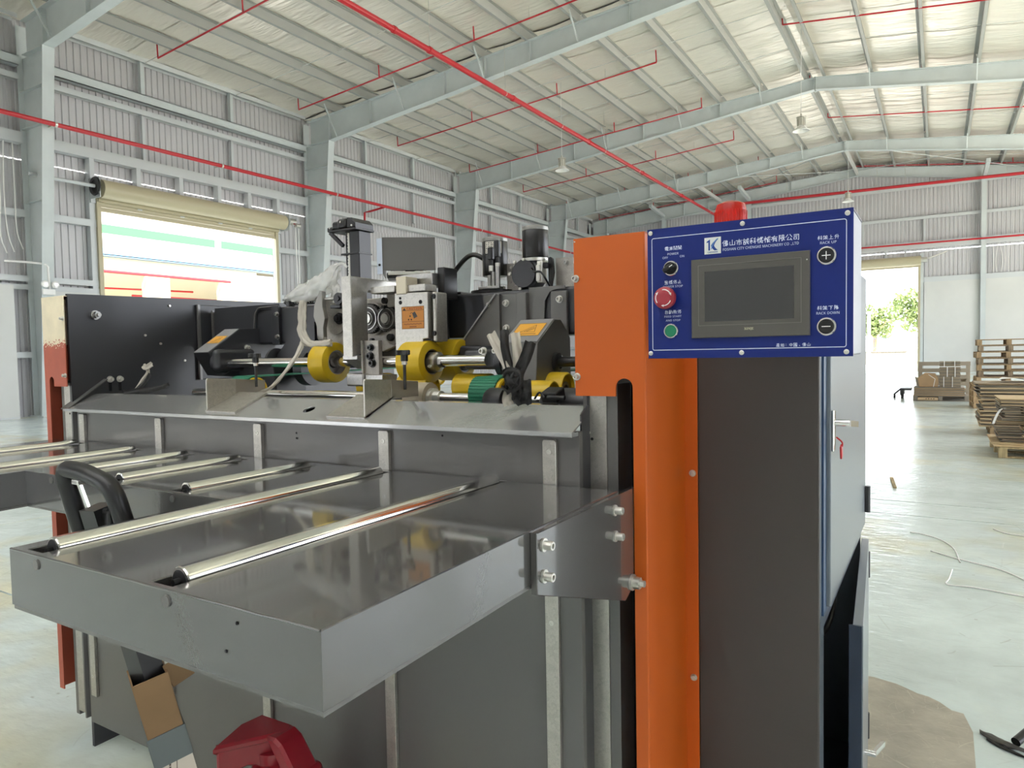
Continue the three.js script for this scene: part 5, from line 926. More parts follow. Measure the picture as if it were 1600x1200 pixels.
// ---- adjusting motors on the beam ----
function vMotor(x, y0, y1, z, r, label, printed) {
  const t = thing('adjusting_motor', label, 'motor', [x, y0, z], 'black motors on the cross beam');
  part('body', lathe('y', [[0, 0], [r * 0.96, 0], [r, 0.004], [r, y1 - y0 - 0.014], [r * 0.98, y1 - y0 - 0.012], [0, y1 - y0 - 0.012]], x, y0, z, 36), M.black, t);
  part('end_cap', lathe('y', [[0, 0], [r * 1.02, 0], [r * 1.03, 0.004], [r * 1.0, 0.012], [r * 0.9, 0.014], [0, 0.014]], x, y1 - 0.013, z, 36), std([0.3, 0.3, 0.28], 0.4, 0.7), t);
  if (!printed) part('flange_ring', lathe('y', [[r * 0.8, -0.004], [r * 1.12, -0.004], [r * 1.12, 0.006], [r * 0.9, 0.008]], x, y0, z, 36), M.zinc, t);
  return t;
}
{
  const m1 = vMotor(-1.38, 1.825, 1.962, -2.17, 0.046, 'black cylindrical motor with a white rating label and two cable plugs', true);
  const c = document.createElement('canvas'); c.width = 128; c.height = 96; const g = c.getContext('2d'); g.fillStyle = '#cfcac0'; g.fillRect(0, 0, 128, 96); g.fillStyle = '#333'; for (let j = 0; j < 6; j++) for (let i = 0; i < 6; i++) g.fillRect(6 + i * 20, 8 + j * 15, 6 + ((i * 7 + j * 5) % 10), 6);
  const tx = new THREE.CanvasTexture(c); tx.colorSpace = THREE.SRGBColorSpace;
  const lg = new THREE.CylinderGeometry(0.0465, 0.0465, 0.042, 20, 1, true, -0.25, 1.35); lg.translate(-1.38, 1.925, -2.17); const o = origin.get(m1); lg.translate(-o.x, -o.y, -o.z);
  meshOf('rating_label', lg, new THREE.MeshStandardMaterial({ map: tx, roughness: 0.5 }), m1, o);
  for (const [x, y, h] of [[-1.362, 1.9, 0.045], [-1.335, 1.915, 0.06]]) { const p = part('cable_plug', [rbox(0.02, h, 0.02, x, y, -2.115, 0.005), cyl('y', 0.0065, 0.05, x, y - h / 2 - 0.02, -2.115, 12)], M.black, m1); part('plug_nut', cyl('y', 0.009, 0.02, x + 0.002, y - h / 2 - 0.03, -2.112, 8), M.zinc, p); }
  part('valve_stack', [cyl('y', 0.008, 0.05, -1.372, 1.8, -2.12, 14), cyl('y', 0.008, 0.06, -1.352, 1.805, -2.115, 14), cyl('y', 0.009, 0.075, -1.332, 1.815, -2.11, 14), rspan(-1.41, -1.33, 1.775, 1.785, -2.16, -2.1, 0.002), cyl('y', 0.006, 0.03, -1.395, 1.79, -2.11, 8)], M.steel, m1);
  const m2 = vMotor(-1.212, 1.868, 1.985, -2.17, 0.046, 'larger black cylindrical motor standing upright on a round gearbox', false);
  const gp = []; for (let i = 0; i < 8; i++) { const a = PI / 8 + i * PI / 4; gp.push([-1.23 + 0.056 * Math.cos(a), 1.82 + 0.056 * Math.sin(a)]); }
  const gb = part('gearbox', [prism('z', gp, -2.2, -2.125, [], 0.006), cyl('z', 0.047, 0.012, -1.23, 1.82, -2.119, 32)], M.dark, m2);
  for (const [x, y] of [[-1.262, 1.862], [-1.226, 1.868], [-1.283, 1.822], [-1.242, 1.768]]) part('cap_screw', lathe('z', [[0, 0.006], [0.005, 0.006], [0.006, 0]], x, y, -2.113, 14), M.zinc, gb);
  part('slot_plate', [rspan(-1.178, -1.166, 1.79, 1.845, -2.12, -2.11, 0.002), rspan(-1.18, -1.16, 1.785, 1.86, -2.16, -2.12, 0.003)], M.zinc, m2);
  const pl = thing('mounting_plate', 'grey drilled mounting plate between the two black motors', 'plate', [-1.3, 1.766, -2.18]);
  part('plate', prism('z', [[-1.335, 1.766], [-1.235, 1.766], [-1.235, 1.875], [-1.285, 1.875], [-1.29, 1.868], [-1.335, 1.868]], -2.19, -2.178, [circle(-1.325, 1.835, 0.006, 10), circle(-1.3, 1.79, 0.004, 10), circle(-1.318, 1.8, 0.003, 8)]), M.castSteel, pl);
  part('plate_screw', [[-1.315, 1.853], [-1.3, 1.857], [-1.275, 1.862]].map(([x, y]) => lathe('z', [[0, 0.006], [0.005, 0.006], [0.006, 0]], x, y, -2.178, 12)), M.zinc, pl);
  const rb = thing('rear_bracket', 'grey bracket plate with a slotted black lever right of the larger motor', 'bracket', [-1.1, 1.766, -2.18]);
  part('plate', prism('z', [[-1.14, 1.766], [-1.0, 1.766], [-1.0, 1.84], [-1.06, 1.842], [-1.072, 1.85], [-1.072, 1.868], [-1.08, 1.873], [-1.14, 1.873]], -2.2, -2.185), M.castSteel, rb);
  part('plate_screw', capScrew('z', 1, -1.1, 1.856, -2.185, 0.007, 0.01), M.steel, rb);
  part('lever', [prism('z', [[-1.152, 1.872], [-1.142, 1.874], [-1.134, 1.868], [-1.13, 1.82], [-1.142, 1.766], [-1.15, 1.766]], -2.16, -2.15), rspan(-1.165, -1.145, 1.835, 1.855, -2.15, -2.13, 0.004)], M.black, rb);
  part('cable', tube([[-1.195, 1.835, -2.11], [-1.18, 1.822, -2.1], [-1.155, 1.82, -2.1], [-1.14, 1.795, -2.11], [-1.138, 1.768, -2.14]], 0.0035, 24, 7), M.black, rb);
  solo('cable_hose', tube([[-1.6, 1.77, -2.18], [-1.6, 1.785, -2.16], [-1.575, 1.82, -2.15], [-1.54, 1.86, -2.15], [-1.5, 1.895, -2.15], [-1.465, 1.909, -2.15], [-1.435, 1.9, -2.155], [-1.41, 1.88, -2.17]], 0.009, 40, 10), M.black, 'black corrugated cable hose arching from the beam to the motor', 'hose');
}
// ---- steel guide angles resting on the crest, with their clamp knobs ----
function guideAngle(s, xw, label) {   // s = +1: wall on the left and plate to the right
  const t = thing('guide_angle', label, 'bracket', [xw, 1.37, -1.5], 'steel guide angles on the crest'), th = 0.006, X = (a) => xw + s * a, w = 0.148;
  part('wall', prism('x', [[-1.462, 1.368], [-1.462, 1.476], [-1.466, 1.482], [-1.575, 1.476], [-1.575, 1.418]], X(0), X(th), [], 0.001), M.strip, t);
  const g = box(w, th, 0.142, 0, 0, 0); g.rotateX(0.395); g.translate(X(w / 2), 1.4, -1.524);
  part('foot', g, M.strip, t);
  part('rear_plate', prism('x', [[-1.575, 1.42], [-1.575, 1.476], [-1.7, 1.466], [-1.7, 1.42]], X(0.0), X(0.004), [], 0.001), std([0.4, 0.37, 0.32], 0.4, 0.7), t);
  return t;
}
guideAngle(1, -2.075, 'brushed steel angle bracket on the sloped crest left of the oval hole');
guideAngle(-1, -1.37, 'brushed steel angle bracket on the sloped crest right of the oval hole');
function knob(x, z, label) {
  const t = thing('clamp_knob', label, 'knob', [x, 1.48, z], 'black clamp knobs');
  const P = []; for (let i = 0; i < 40; i++) { const a = i / 40 * 2 * PI, r = 0.0175 + 0.006 * Math.cos(3 * a); P.push([x + r * 1.15 * Math.cos(a + 0.4), z + r * Math.sin(a + 0.4)]); }
  part('head', [prism('y', P, 1.547, 1.562, [], 0.002), cyl('y', 0.011, 0.02, x, 1.539, z, 20)], M.black, t);
  part('rod', cyl('y', 0.0048, 0.09, x, 1.49, z, 12), M.black, t);
  part('nut', [cyl('y', 0.0085, 0.008, x, 1.523, z, 6), cyl('y', 0.009, 0.003, x, 1.529, z, 16)], M.zinc, t);
}
knob(-2.05, -1.645, 'black clamp knob on a threaded rod at the left angle bracket');
knob(-1.352, -1.615, 'black clamp knob on a threaded rod at the right angle bracket');

// ---- plastic strips, straps and film ----
function ribbon(pts, w, n = 30, crumple = 0.004, seed = 1) {   // a crumpled band along a path, two faced with thickness
  const c = new THREE.CatmullRomCurve3(pts.map((p) => V(...p)));
  const at = (u, v, off) => { const p = c.getPoint(u), d = c.getTangent(u), side = V().crossVectors(d, V(0.5, 0.2, 1)).normalize(), nn = V().crossVectors(side, d); const k = (v - 0.5) * w; p.addScaledVector(side, k).addScaledVector(nn, off + crumple * noise.noise(u * 9 + seed, v * 4, seed * 3.7) + crumple * 0.8 * Math.sin(v * 9 + u * 5 + seed)); return [p.x, p.y, p.z]; };
  return [gridSurface(n, 6, (u, v) => at(u, v, 0)), gridSurface(n, 6, (u, v) => at(u, 1 - v, -0.0012))];
}
{
  const t = thing('plastic_ties', 'knotted grey and black plastic strips hanging over the crest beside the orange cover', 'plastic strips', [-0.9, 1.42, -1.53]);
  const z = -1.545;
  part('grey_strip', [...ribbon([[-1.0, 1.6, z], [-0.975, 1.565, z + 0.01], [-0.935, 1.51, z + 0.02], [-0.925, 1.475, z + 0.02], [-0.935, 1.43, z + 0.03], [-0.93, 1.415, z + 0.03]], 0.026, 30, 0.005, 1), ...ribbon([[-0.92, 1.6, z + 0.01], [-0.91, 1.56, z + 0.02], [-0.905, 1.52, z + 0.025], [-0.912, 1.485, z + 0.02], [-0.928, 1.45, z + 0.03]], 0.024, 30, 0.005, 2)], M.dirtyFilm, t);
  part('black_strip', [...ribbon([[-0.955, 1.608, z + 0.005], [-0.945, 1.56, z + 0.02], [-0.93, 1.5, z + 0.02], [-0.92, 1.47, z + 0.03]], 0.022, 30, 0.005, 3), ...ribbon([[-0.875, 1.575, z + 0.01], [-0.88, 1.54, z + 0.025], [-0.9, 1.495, z + 0.03], [-0.905, 1.44, z + 0.03], [-0.895, 1.42, z + 0.02]], 0.028, 30, 0.006, 4), ...ribbon([[-0.885, 1.48, z + 0.02], [-0.878, 1.45, z + 0.03], [-0.885, 1.418, z + 0.02]], 0.026, 20, 0.006, 6)], M.rubber, t);
  part('knot', [...ribbon([[-0.94, 1.468, z + 0.035], [-0.915, 1.458, z + 0.05], [-0.893, 1.47, z + 0.046], [-0.892, 1.495, z + 0.044], [-0.918, 1.503, z + 0.05], [-0.938, 1.49, z + 0.044]], 0.02, 30, 0.006, 12), ...ribbon([[-0.93, 1.505, z + 0.03], [-0.912, 1.48, z + 0.055], [-0.9, 1.455, z + 0.04], [-0.91, 1.43, z + 0.03]], 0.024, 24, 0.007, 15), ...ribbon([[-0.89, 1.51, z + 0.03], [-0.905, 1.482, z + 0.05], [-0.925, 1.46, z + 0.045], [-0.935, 1.445, z + 0.03]], 0.022, 24, 0.007, 18), lathe('y', [[0, -0.02], [0.014, -0.014], [0.018, 0], [0.014, 0.014], [0, 0.018]], -0.912, 1.482, z + 0.03, 12)], M.rubber, t);
  const b = thing('strap_scrap', 'black and clear strap scrap lying at the left end of the crest', 'strap', [-2.75, 1.42, -1.6]);
  part('black_band', [...ribbon([[-2.78, 1.418, -1.59], [-2.7, 1.425, -1.6], [-2.62, 1.43, -1.6], [-2.53, 1.442, -1.6], [-2.5, 1.45, -1.605]], 0.02, 24, 0.004, 7), ...ribbon([[-2.74, 1.425, -1.62], [-2.71, 1.46, -1.64], [-2.69, 1.49, -1.65]], 0.018, 16, 0.002, 8)], M.rubber, b);
  part('clear_band', ribbon([[-2.76, 1.42, -1.63], [-2.75, 1.46, -1.65], [-2.72, 1.5, -1.66], [-2.75, 1.525, -1.66], [-2.72, 1.515, -1.65], [-2.69, 1.53, -1.66]], 0.02, 24, 0.004, 9), M.dirtyFilm, b);
}
{
  const t = thing('plastic_film', 'crumpled clear plastic film draped over the lever left of the stitching head', 'plastic film', [-2.0, 1.6, -1.9]);
  const tubeFilm = (pts, rad, seed, n = 60) => {
    const c = new THREE.CatmullRomCurve3(pts.map((p) => V(...p)));
    return gridSurface(n, 26, (u, v) => { const p = c.getPoint(u), d = c.getTangent(u), s = V().crossVectors(d, V(0.3, 0.1, 1)).normalize(), q = V().crossVectors(s, d), a = v * 2 * PI, r = rad(u) * (0.8 + 0.5 * noise.noise(u * 5 + seed, Math.cos(a) * 2.6, Math.sin(a) * 2.6) + 0.3 * noise.noise(u * 12, Math.cos(a) * 6 + seed, Math.sin(a) * 6)); p.addScaledVector(s, Math.cos(a) * r).addScaledVector(q, Math.sin(a) * r * 0.6); return [p.x, p.y, p.z]; });
  };
  part('upper_film', [tubeFilm([[-2.18, 1.775, -1.9], [-2.11, 1.785, -1.9], [-2.05, 1.8, -1.92], [-2.0, 1.83, -1.94], [-1.96, 1.87, -1.95], [-1.935, 1.89, -1.95]], (u) => 0.012 + 0.035 * Math.sin(PI * Math.min(1, u * 1.02)), 2), tubeFilm([[-1.945, 1.88, -1.95], [-1.93, 1.895, -1.95], [-1.912, 1.892, -1.95], [-1.9, 1.878, -1.95]], () => 0.006, 5, 20), tubeFilm([[-1.99, 1.84, -1.95], [-1.965, 1.8, -1.95], [-1.962, 1.75, -1.95]], (u) => 0.03 - 0.014 * u, 8, 30)], M.film, t);
  part('lower_film', [tubeFilm([[-2.085, 1.76, -1.9], [-2.08, 1.7, -1.89], [-2.072, 1.64, -1.88], [-2.03, 1.6, -1.87], [-1.97, 1.59, -1.86], [-1.9, 1.598, -1.86]], (u) => 0.02 - 0.004 * u, 11), tubeFilm([[-2.065, 1.63, -1.88], [-2.06, 1.58, -1.86], [-2.07, 1.5, -1.8], [-2.065, 1.44, -1.72], [-2.06, 1.418, -1.65]], (u) => 0.012 - 0.005 * u, 14)], M.dirtyFilm, t);
}

// ================= ON THE FLOOR =================
// ---- hand pallet truck parked under the lift table ----
{
  const t = thing('pallet_truck', 'red hand pallet truck with a black loop handle standing under the lift table', 'pallet truck', [-1.58, 0, -1.2]);
  const A = [-1.645, 1.2, -0.872], B = [-1.6, 0.5, -1.015], at = (k, dx = 0, dz = 0) => [A[0] + (B[0] - A[0]) * k + dx, A[1] + (B[1] - A[1]) * k, A[2] + (B[2] - A[2]) * k + dz];
  const stem = part('stem', [flat([...at(-0.02)], [...at(1.5)], 0.05, 0.062, V(0, 0, 1))], M.black, t);
  // loop handle in the plane of the stem
  const H = (u, v) => [A[0] - 0.002 + u, A[1] - 0.074 + v, A[2] + 0.0 - (v - 0.06) * -0.2];
  const handle = part('handle', [tube([H(-0.1, 0.14), H(-0.085, 0.172), H(0, 0.168), H(0.075, 0.15), H(0.096, 0.12), H(0.11, 0.02), H(0.085, -0.05), H(0.0, -0.07), H(-0.06, -0.05), H(-0.094, 0.03)], 0.02, 90, 12, true, 'catmullrom', 0.25), rbox(0.09, 0.06, 0.035, A[0], A[1] - 0.08, A[2] - 0.02, 0.01)], M.black, t);
  part('release_lever', [flat(H(-0.045, 0.14), H(-0.01, -0.04), 0.012, 0.006, V(1, 0, 0)), rbox(0.03, 0.014, 0.02, ...H(-0.045, 0.145), 0.004)], M.chrome, handle);
  part('lever_pivot', [bar(H(0.0, 0.08), H(0.05, 0.085), 0.004, 8), flat(H(0.01, 0.03), H(0.08, -0.04), 0.03, 0.012, V(0, 0, 1)), rbox(0.05, 0.05, 0.02, ...H(0.035, 0.06), 0.008)], M.black, handle);
  // red pump body: an arched casting
  const arch = [[0, 0.1], [0.022, 0.1], [0.03, 0.36]]; for (let i = 0; i <= 8; i++) { const a = PI - PI * i / 8; arch.push([0.078 + 0.046 * Math.cos(a), 0.375 + 0.05 * Math.sin(a)]); }
  arch.push([0.126, 0.1], [0.147, 0.1], [0.147, 0.492], [0, 0.492]);
  part('front_arch', prism('z', arch, -0.03, 0, [], 0.005).rotateY(0.988).translate(-1.66, 0, -1.16), M.redPaint, t);
  part('cover_plate', prism('y', [[-1.664, -1.152], [-1.706, -1.27], [-1.697, -1.342], [-1.572, -1.346], [-1.548, -1.31], [-1.574, -1.283]], 0.476, 0.5, [], 0.007), M.redPaint, t);
  part('side_leg', prism('z', [[-1.59, 0.498], [-1.555, 0.5], [-1.53, 0.488], [-1.4, 0.33], [-1.36, 0.1], [-1.46, 0.1], [-1.49, 0.36]], -1.345, -1.262, [], 0.008), M.redPaint, t);
  part('pump_block', [rspan(-1.64, -1.46, 0.1, 0.42, -1.36, -1.24, 0.02), cyl('y', 0.05, 0.3, -1.6, 0.3, -1.3, 24)], M.redPaint, t);
  {
    const c = document.createElement('canvas'); c.width = c.height = 128; const g = c.getContext('2d'); g.fillStyle = '#7d1422'; g.fillRect(0, 0, 128, 128); g.fillStyle = '#b9b3b0'; g.font = 'bold 130px sans-serif'; g.textAlign = 'center'; g.textBaseline = 'middle'; g.fillText('Z', 64, 66);
    const tx = new THREE.CanvasTexture(c); tx.colorSpace = THREE.SRGBColorSpace;
    decal('letter_print', 0.04, 0.05, basis([1, -0.25, 0], [0.25, 1, 0], [-1.468, 0.398, -1.2605]), new THREE.MeshStandardMaterial({ map: tx, roughness: 0.4 }), t);
  }
  for (const x of [-1.75, -1.4]) part('fork', rspan(x - 0.08, x + 0.08, 0.03, 0.09, -1.42, -1.2, 0.012), M.redPaint, t);
  for (const x of [-1.68, -1.52]) part('steer_wheel', cyl('x', 0.09, 0.05, x, 0.09, -1.12, 28), M.rubber, t);
  // cardboard sleeve, tape and printed wrap round the stem
  const s = thing('stem_wrap', 'cardboard sleeve with grey tape and printed wrap around the pallet truck stem', 'packaging', [-1.62, 0.45, -0.96]);
  const ring = (k0, k1, w, d, th, m, name, par, sk = 0) => {
    const P0 = at(k0), P1 = at(k1), f = V(P1[0] - P0[0], P1[1] - P0[1], P1[2] - P0[2]), L = f.length(); f.normalize();
    const sx = V(1, 0, 0).addScaledVector(f, -f.x).normalize().applyAxisAngle(f, 0.42), sz = V().crossVectors(sx, f), q = (a, b, wa, wb) => { const g = new THREE.BoxGeometry(wa, L, wb); g.translate(a, 0, b); return g.applyMatrix4(new THREE.Matrix4().makeBasis(sx, f, sz).setPosition((P0[0] + P1[0]) / 2 + sk, (P0[1] + P1[1]) / 2, (P0[2] + P1[2]) / 2)); };
    return part(name, [q(0, d / 2, w, th), q(0, -d / 2, w, th), q(w / 2, 0, th, d), q(-w / 2, 0, th, d)], m, par);
  };
  ring(0.57, 0.79, 0.098, 0.075, 0.004, std([0.27, 0.165, 0.08], 0.85, 0, { map: withRepeat(T.tint, 3) }), 'sleeve', s);
  part('open_flap', flat([-1.585, 0.82, -1.0], [-1.56, 0.77, -1.01], 0.06, 0.003, V(0, 0, 1)), std([0.2, 0.125, 0.06], 0.85), s);
  ring(0.765, 0.875, 0.105, 0.082, 0.004, std([0.13, 0.15, 0.15], 0.4), 'tape_band', s);
  const wrapTex = (() => { const c = document.createElement('canvas'); c.width = 128; c.height = 256; const g = c.getContext('2d'); g.fillStyle = '#cfc4b6'; g.fillRect(0, 0, 128, 256); g.fillStyle = '#5b4c42'; for (let j = 0; j < 4; j++) for (let i = 0; i < 22; i++) g.fillRect(40 + j * 16, 8 + i * 11, 5, 4 + ((i * 5 + j * 3) % 6)); g.fillRect(24, 0, 2, 256); const t = new THREE.CanvasTexture(c); t.wrapS = t.wrapT = THREE.RepeatWrapping; t.colorSpace = THREE.SRGBColorSpace; t.repeat.set(10, 5); return t; })();
  ring(0.775, 1.4, 0.103, 0.08, 0.002, new THREE.MeshPhysicalMaterial({ map: wrapTex, roughness: 0.3, clearcoat: 0.5 }), 'printed_wrap', s);
}
// ---- timber pallets: deck boards, bearers, blocks and bottom boards are pieces of their own ----
function makePallet(label, mat, W = 1.2, D = 1.0, group) {
  const t = thing('timber_pallet', label, 'pallet', [0, 0, 0], group ?? 'timber pallets on the right'), o = 0;
  const B = (w, h, d, x, y, z) => rbox(w, h, d, x, y, z, 0.004);
  for (let i = 0; i < 6; i++) part('deck_board', B(W, 0.02, 0.11, W / 2 + rr(-0.01, 0.01), 0.138, -0.055 - i * (D - 0.11) / 5), mat, t);
  for (const x of [0.05, W / 2, W - 0.05]) part('bearer', B(0.1, 0.02, D, x, 0.118, -D / 2), mat, t);
  for (const x of [0.05, W / 2, W - 0.05]) for (const z of [-0.06, -D / 2, -D + 0.06]) part('block', B(0.1, 0.09, 0.12, x, 0.064, z), mat, t);
  for (const z of [-0.06, -D / 2, -D + 0.06]) part('bottom_board', B(W, 0.018, 0.1, W / 2, 0.01, z), mat, t);
  return t;
}
{
  const woods = [M.wood, std([0.62, 0.43, 0.24], 0.8, 0, { map: withRepeat(T.brushed, 1.2) }), std([0.4, 0.3, 0.2], 0.85, 0, { map: withRepeat(T.brushed, 1.2) })];
  const order = ['lowest', 'second lowest', 'third lowest', 'fourth lowest'], up = ['fifth from the floor', 'sixth from the floor', 'seventh from the floor', 'fourth from the top', 'third from the top', 'second from the top', 'topmost'];
  for (let i = 0; i < 4; i++) { const p = makePallet('timber pallet, ' + order[i] + ' in the tall stack at the right edge', woods[1]); p.position.set(0.72 + rr(-0.01, 0.01), i * 0.149, -19.95); p.rotation.y = 0.06; }
  for (let i = 0; i < 7; i++) { const p = makePallet('old timber pallet, ' + up[i] + ' in the tall stack at the right edge', woods[i % 2 ? 2 : 0], 1.25, 1.05); p.position.set(0.79 + rr(-0.03, 0.03), 0.6 + i * 0.149, -20.05 + rr(-0.05, 0.05)); p.rotation.y = rr(-0.03, 0.04); }
}
// a bundle of flat board sheets: every sheet is a piece, edges uneven
function bundle(label, x0, x1, z0, z1, y0, n, th, mats, jit = 0.02, lean = 0, name = 'cardboard_bundle', group = 'flat carton bundles on the right') {
  const t = thing(name, label, 'cardboard', [(x0 + x1) / 2, y0, (z0 + z1) / 2], group);
  for (let i = 0; i < n; i++) { const dx = rr(-jit, jit) + lean * i, dz = rr(-jit, jit), g = rbox(x1 - x0, th * 0.86, z0 - z1, (x0 + x1) / 2 + dx, y0 + th * (i + 0.45), (z0 + z1) / 2 + dz, 0.002, rr(-0.004, 0.004), rr(-0.02, 0.02), rr(-0.006, 0.006)); part('sheet', g, mats[i % mats.length], t); }
  return t;
}
{
  const pale = std([0.62, 0.47, 0.28], 0.85), dk = std([0.2, 0.175, 0.14], 0.8), mid = std([0.34, 0.27, 0.19], 0.85);
  const p = makePallet('pale timber pallet on the floor under the nearest cardboard pile at the right edge', M.woodPale, 1.25, 1.25); p.position.set(0.7, 0, -11.45); p.rotation.y = 0.03;
  bundle('loose pale cardboard sheets lying flat on the nearest pallet', 0.62, 1.9, -11.5, -12.6, 0.15, 3, 0.014, [pale], 0.04);
  bundle('grey flat carton bundle, bottom of the left pile on the nearest pallet', 0.74, 1.02, -11.7, -12.4, 0.195, 12, 0.019, [dk, mid], 0.03, -0.006);
  bundle('pale-edged carton bundle lying askew in the middle of the nearest pile', 0.66, 1.0, -11.75, -12.3, 0.425, 4, 0.016, [pale, mid], 0.04, 0.004);
  bundle('dark flat carton bundle in the middle of the left pile on the nearest pallet', 0.78, 1.03, -11.7, -12.4, 0.49, 11, 0.017, [dk, mid], 0.03, -0.006);
  bundle('large flat carton bundle topping the left pile on the nearest pallet', 0.72, 1.7, -11.7, -12.6, 0.68, 8, 0.013, [mid, pale, dk], 0.02);
  bundle('pale carton bundle, lower of the two at the very right of the nearest pallet', 1.06, 1.6, -11.55, -12.3, 0.19, 13, 0.02, [pale, mid], 0.05, -0.003);
  bundle('carton bundle, upper of the two at the very right of the nearest pallet', 1.06, 1.6, -11.6, -12.3, 0.455, 12, 0.018, [mid, pale], 0.03);
  const p2 = makePallet('timber pallet behind the nearest one, under the wide carton stack', M.wood, 1.25, 1.2); p2.position.set(0.74, 0, -14.1);
  for (let i = 0; i < 2; i++) bundle(i ? 'upper wide grey carton stack with pale edges behind the nearest pile' : 'lower wide carton stack with pale edges behind the nearest pile', 0.58 + i * 0.02, 1.9, -14.1, -15.1, 0.155 + i * 0.44, i ? 14 : 20, 0.021, [pale, mid, dk], 0.035, i ? -0.004 : 0.002);
  const paper = gridSurface(8, 6, (u, v) => [0.85 + u * 0.5 + v * 0.1, 0.935 + 0.025 * Math.sin(u * 3 + v * 2), -14.3 - v * 0.5]);
  solo('paper_sheet', paper, M.plastic, 'white paper sheet lying on the wide carton stack', 'paper');
  const sx = []; for (const k of [0, 1]) sx.push(gridSurface(16, 3, (u, v) => [0.63 + 0.13 * u + v * 0.03 * (k ? 1 : 1), 0.63 - 0.02 + 0.06 * Math.sin(PI * (1 - u) * 0.55 + 1.0) - 0.19 * (1 - u) ** 2 + k * 0.002, -11.62 + 0.04 * u - v * 0.02]));
  solo('packing_strap', sx, M.plastic, 'white packing strap end curling out of the nearest cardboard pile', 'strap');
}
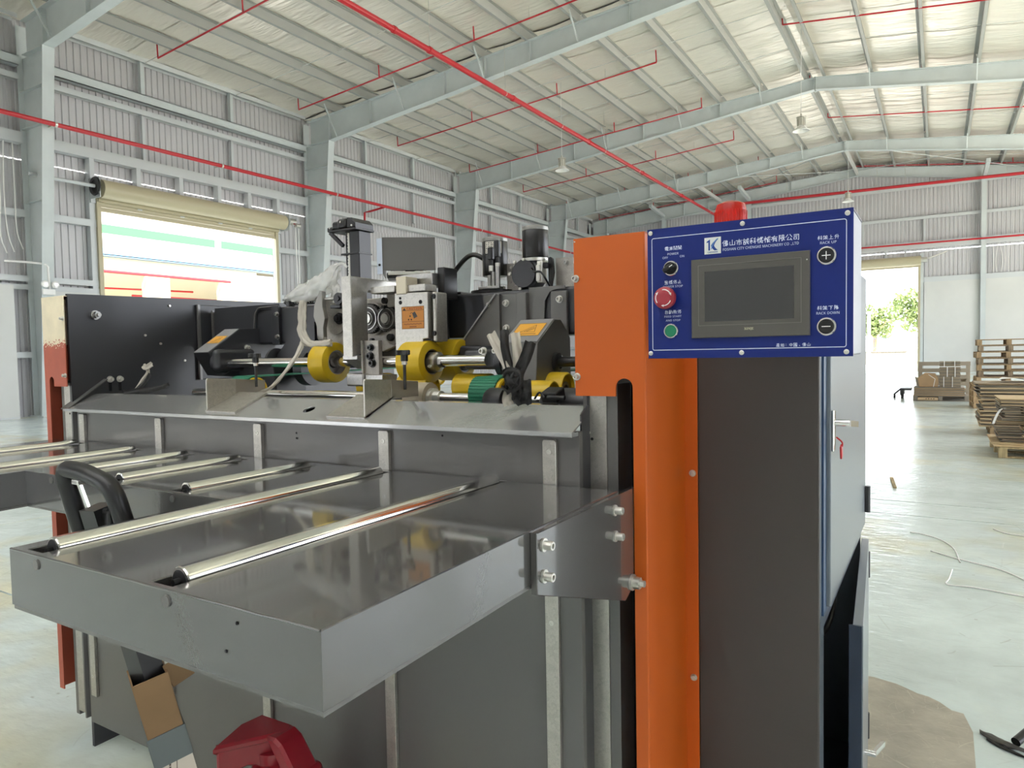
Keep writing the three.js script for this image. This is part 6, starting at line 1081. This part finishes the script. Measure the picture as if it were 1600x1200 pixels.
// ---- strapped cartons on a pallet by the far wall ----
{
  const z = -22.3, p = makePallet('brown timber pallet under the strapped cartons near the far wall', M.cardGrey, 1.3, 1.0); p.position.set(-0.6, 0, z);
  bundle('long flat brown carton bundle lying on the pallet near the far wall', -0.58, 0.6, z, z - 0.9, 0.15, 8, 0.028, [M.card, M.cardGrey], 0.012, 0, 'carton_bundle');
  const c1 = thing('open_carton', 'bent brown carton bundle standing left on the long bundle', 'cardboard', [-0.25, 0.38, z - 0.2]);
  part('board', prism('z', [[-0.46, 0.378], [-0.02, 0.378], [0.0, 0.5], [-0.01, 0.62], [-0.08, 0.74], [-0.32, 0.76], [-0.5, 0.62]], z - 0.5, z - 0.1, [], 0.01), M.card, c1);
  part('side_flap', prism('z', [[-0.5, 0.62], [-0.56, 0.66], [-0.52, 0.42], [-0.46, 0.38]], z - 0.3, z - 0.12), M.cardGrey, c1);
  part('strap', [flat([-0.24, 0.72, z - 0.09], [-0.08, 0.6, z - 0.09], 0.014, 0.006), flat([-0.08, 0.6, z - 0.09], [-0.12, 0.38, z - 0.09], 0.014, 0.006, V(1, 0, 0))], M.plastic, c1);
  const c2 = bundle('tall grey carton bundle with white straps standing right on the long bundle', 0.02, 0.5, z - 0.1, z - 0.6, 0.378, 24, 0.029, [std([0.3, 0.25, 0.19], 0.85), std([0.25, 0.215, 0.165], 0.85), std([0.34, 0.28, 0.2], 0.85)], 0.012, 0, 'carton_bundle');
  for (const [x, a, b] of [[0.13, 0.92, 1.08], [0.37, 0.92, 1.08], [0.2, 0.66, 0.94], [0.38, 0.66, 0.94], [0.12, 0.38, 0.66], [0.32, 0.38, 0.66]]) part('strap', span(x - 0.009, x + 0.009, a, b, z - 0.085, z - 0.08), M.plastic, c2);
  part('strap', span(0.0, 0.52, 0.925, 0.945, z - 0.085, z - 0.08), M.plastic, c2);
  const f = makePallet('weathered pallet standing on edge behind the strapped cartons', std([0.36, 0.31, 0.24], 0.85), 1.25, 1.05); f.rotation.x = PI / 2; f.position.set(-0.5, 0.0, z - 1.15);
  const b = thing('long_carton', 'pale flat carton printed with dark marks slid into the pallet near the far wall', 'carton', [-0.2, 0.02, z]);
  part('box', rspan(-0.49, -0.01, 0.022, 0.1, z - 0.4, z + 0.012, 0.004), std([0.6, 0.44, 0.27], 0.85), b);
  part('print', [0, 1, 2, 3].map((i) => span(-0.3 + i * 0.06, -0.275 + i * 0.06, 0.05, 0.075, z + 0.0122, z + 0.0128)), M.black, b);
  const d = thing('platform_dolly', 'dark low steel dolly beside the strapped cartons', 'dolly', [-0.85, 0, z - 0.9]);
  part('deck', [rspan(-0.95, -0.66, 0.24, 0.3, z - 1.5, z - 0.8, 0.01)], M.dark, d);
  for (const [x, zz] of [[-0.9, z - 0.85], [-0.9, z - 1.45]]) part('leg', rspan(x - 0.05, x + 0.05, 0.1, 0.26, zz - 0.05, zz + 0.05, 0.01), M.dark, d);
  for (const [x, zz] of [[-0.9, z - 0.85], [-0.9, z - 1.45], [-1.1, z - 1.1]]) part('caster', cyl('x', 0.07, 0.05, x, 0.07, zz, 20), M.rubber, d);
  part('tow_bar', flat([-0.95, 0.26, z - 1.15], [-1.12, 0.1, z - 1.1], 0.04, 0.04), M.dark, d);
}
// ---- small things lying on the floor ----
{
  const cord = (pts, label) => solo('packing_string', tube(pts.map(([x, zz]) => [x, 0.005, zz]), 0.0048, 40, 6), M.plastic, label, 'string', 'white plastic strings on the floor');
  cord([[-0.19, -6.6], [-0.1, -6.57], [0.03, -6.43], [0.107, -6.2], [0.14, -5.83]], 'white plastic cord curving on the floor, the upper one crossing the long cord');
  cord([[-0.04, -6.06], [0.14, -5.91], [0.36, -5.77], [0.49, -5.58], [0.6, -5.45]], 'long white plastic cord running to the right across the floor');
  cord([[0.09, -5.62], [0.07, -5.4], [0.058, -5.25], [0.2, -5.26], [0.46, -5.21], [0.6, -5.2]], 'white plastic cord bent at a corner, the nearest on the floor');
  cord([[0.4, -7.02], [0.47, -6.9], [0.6, -6.86]], 'short white plastic cord at the right edge near the floor joint');
  solo('wood_stick', rbox(0.035, 0.018, 0.62, -0.427, 0.009, -8.9, 0.004, 0, 0.1), M.woodPale, 'short pale wooden stick lying beyond the floor joint', 'stick');
  const r = thing('torn_rubber', 'torn black rubber strip with a short black tube at the lower right corner', 'rubber strip', [0.22, 0, -3.2]);
  const strip = (o, w, h) => gridSurface(24, 4, (u, v) => { const x = 0.15 + 0.24 * u, zc = -3.29 + 0.14 * u ** 0.8 + (v - 0.5) * w * (0.6 + 0.5 * Math.sin(u * 7)); return [x, 0.006 + o + h * Math.sin(PI * v) * u + 0.004 * noise.noise(u * 9, v * 3, 4), zc]; });
  part('strip', [strip(0, 0.045, 0.02), strip(0.004, 0.045, 0.02)], std([0.07, 0.065, 0.06], 0.45), r);
  part('lower_strip', [strip(-0.002, 0.02, 0.0).translate(0.02, 0, 0.05), strip(0.002, 0.02, 0.0).translate(0.02, 0, 0.05)], M.rubber, r);
  part('tube', [bar([0.262, 0.028, -3.22], [0.318, 0.05, -3.31], 0.017, 18)], M.black, r);
}

scene.traverse((o) => { if (o.isMesh) { o.castShadow = true; o.receiveShadow = true; } });
renderer.render(scene, camera);
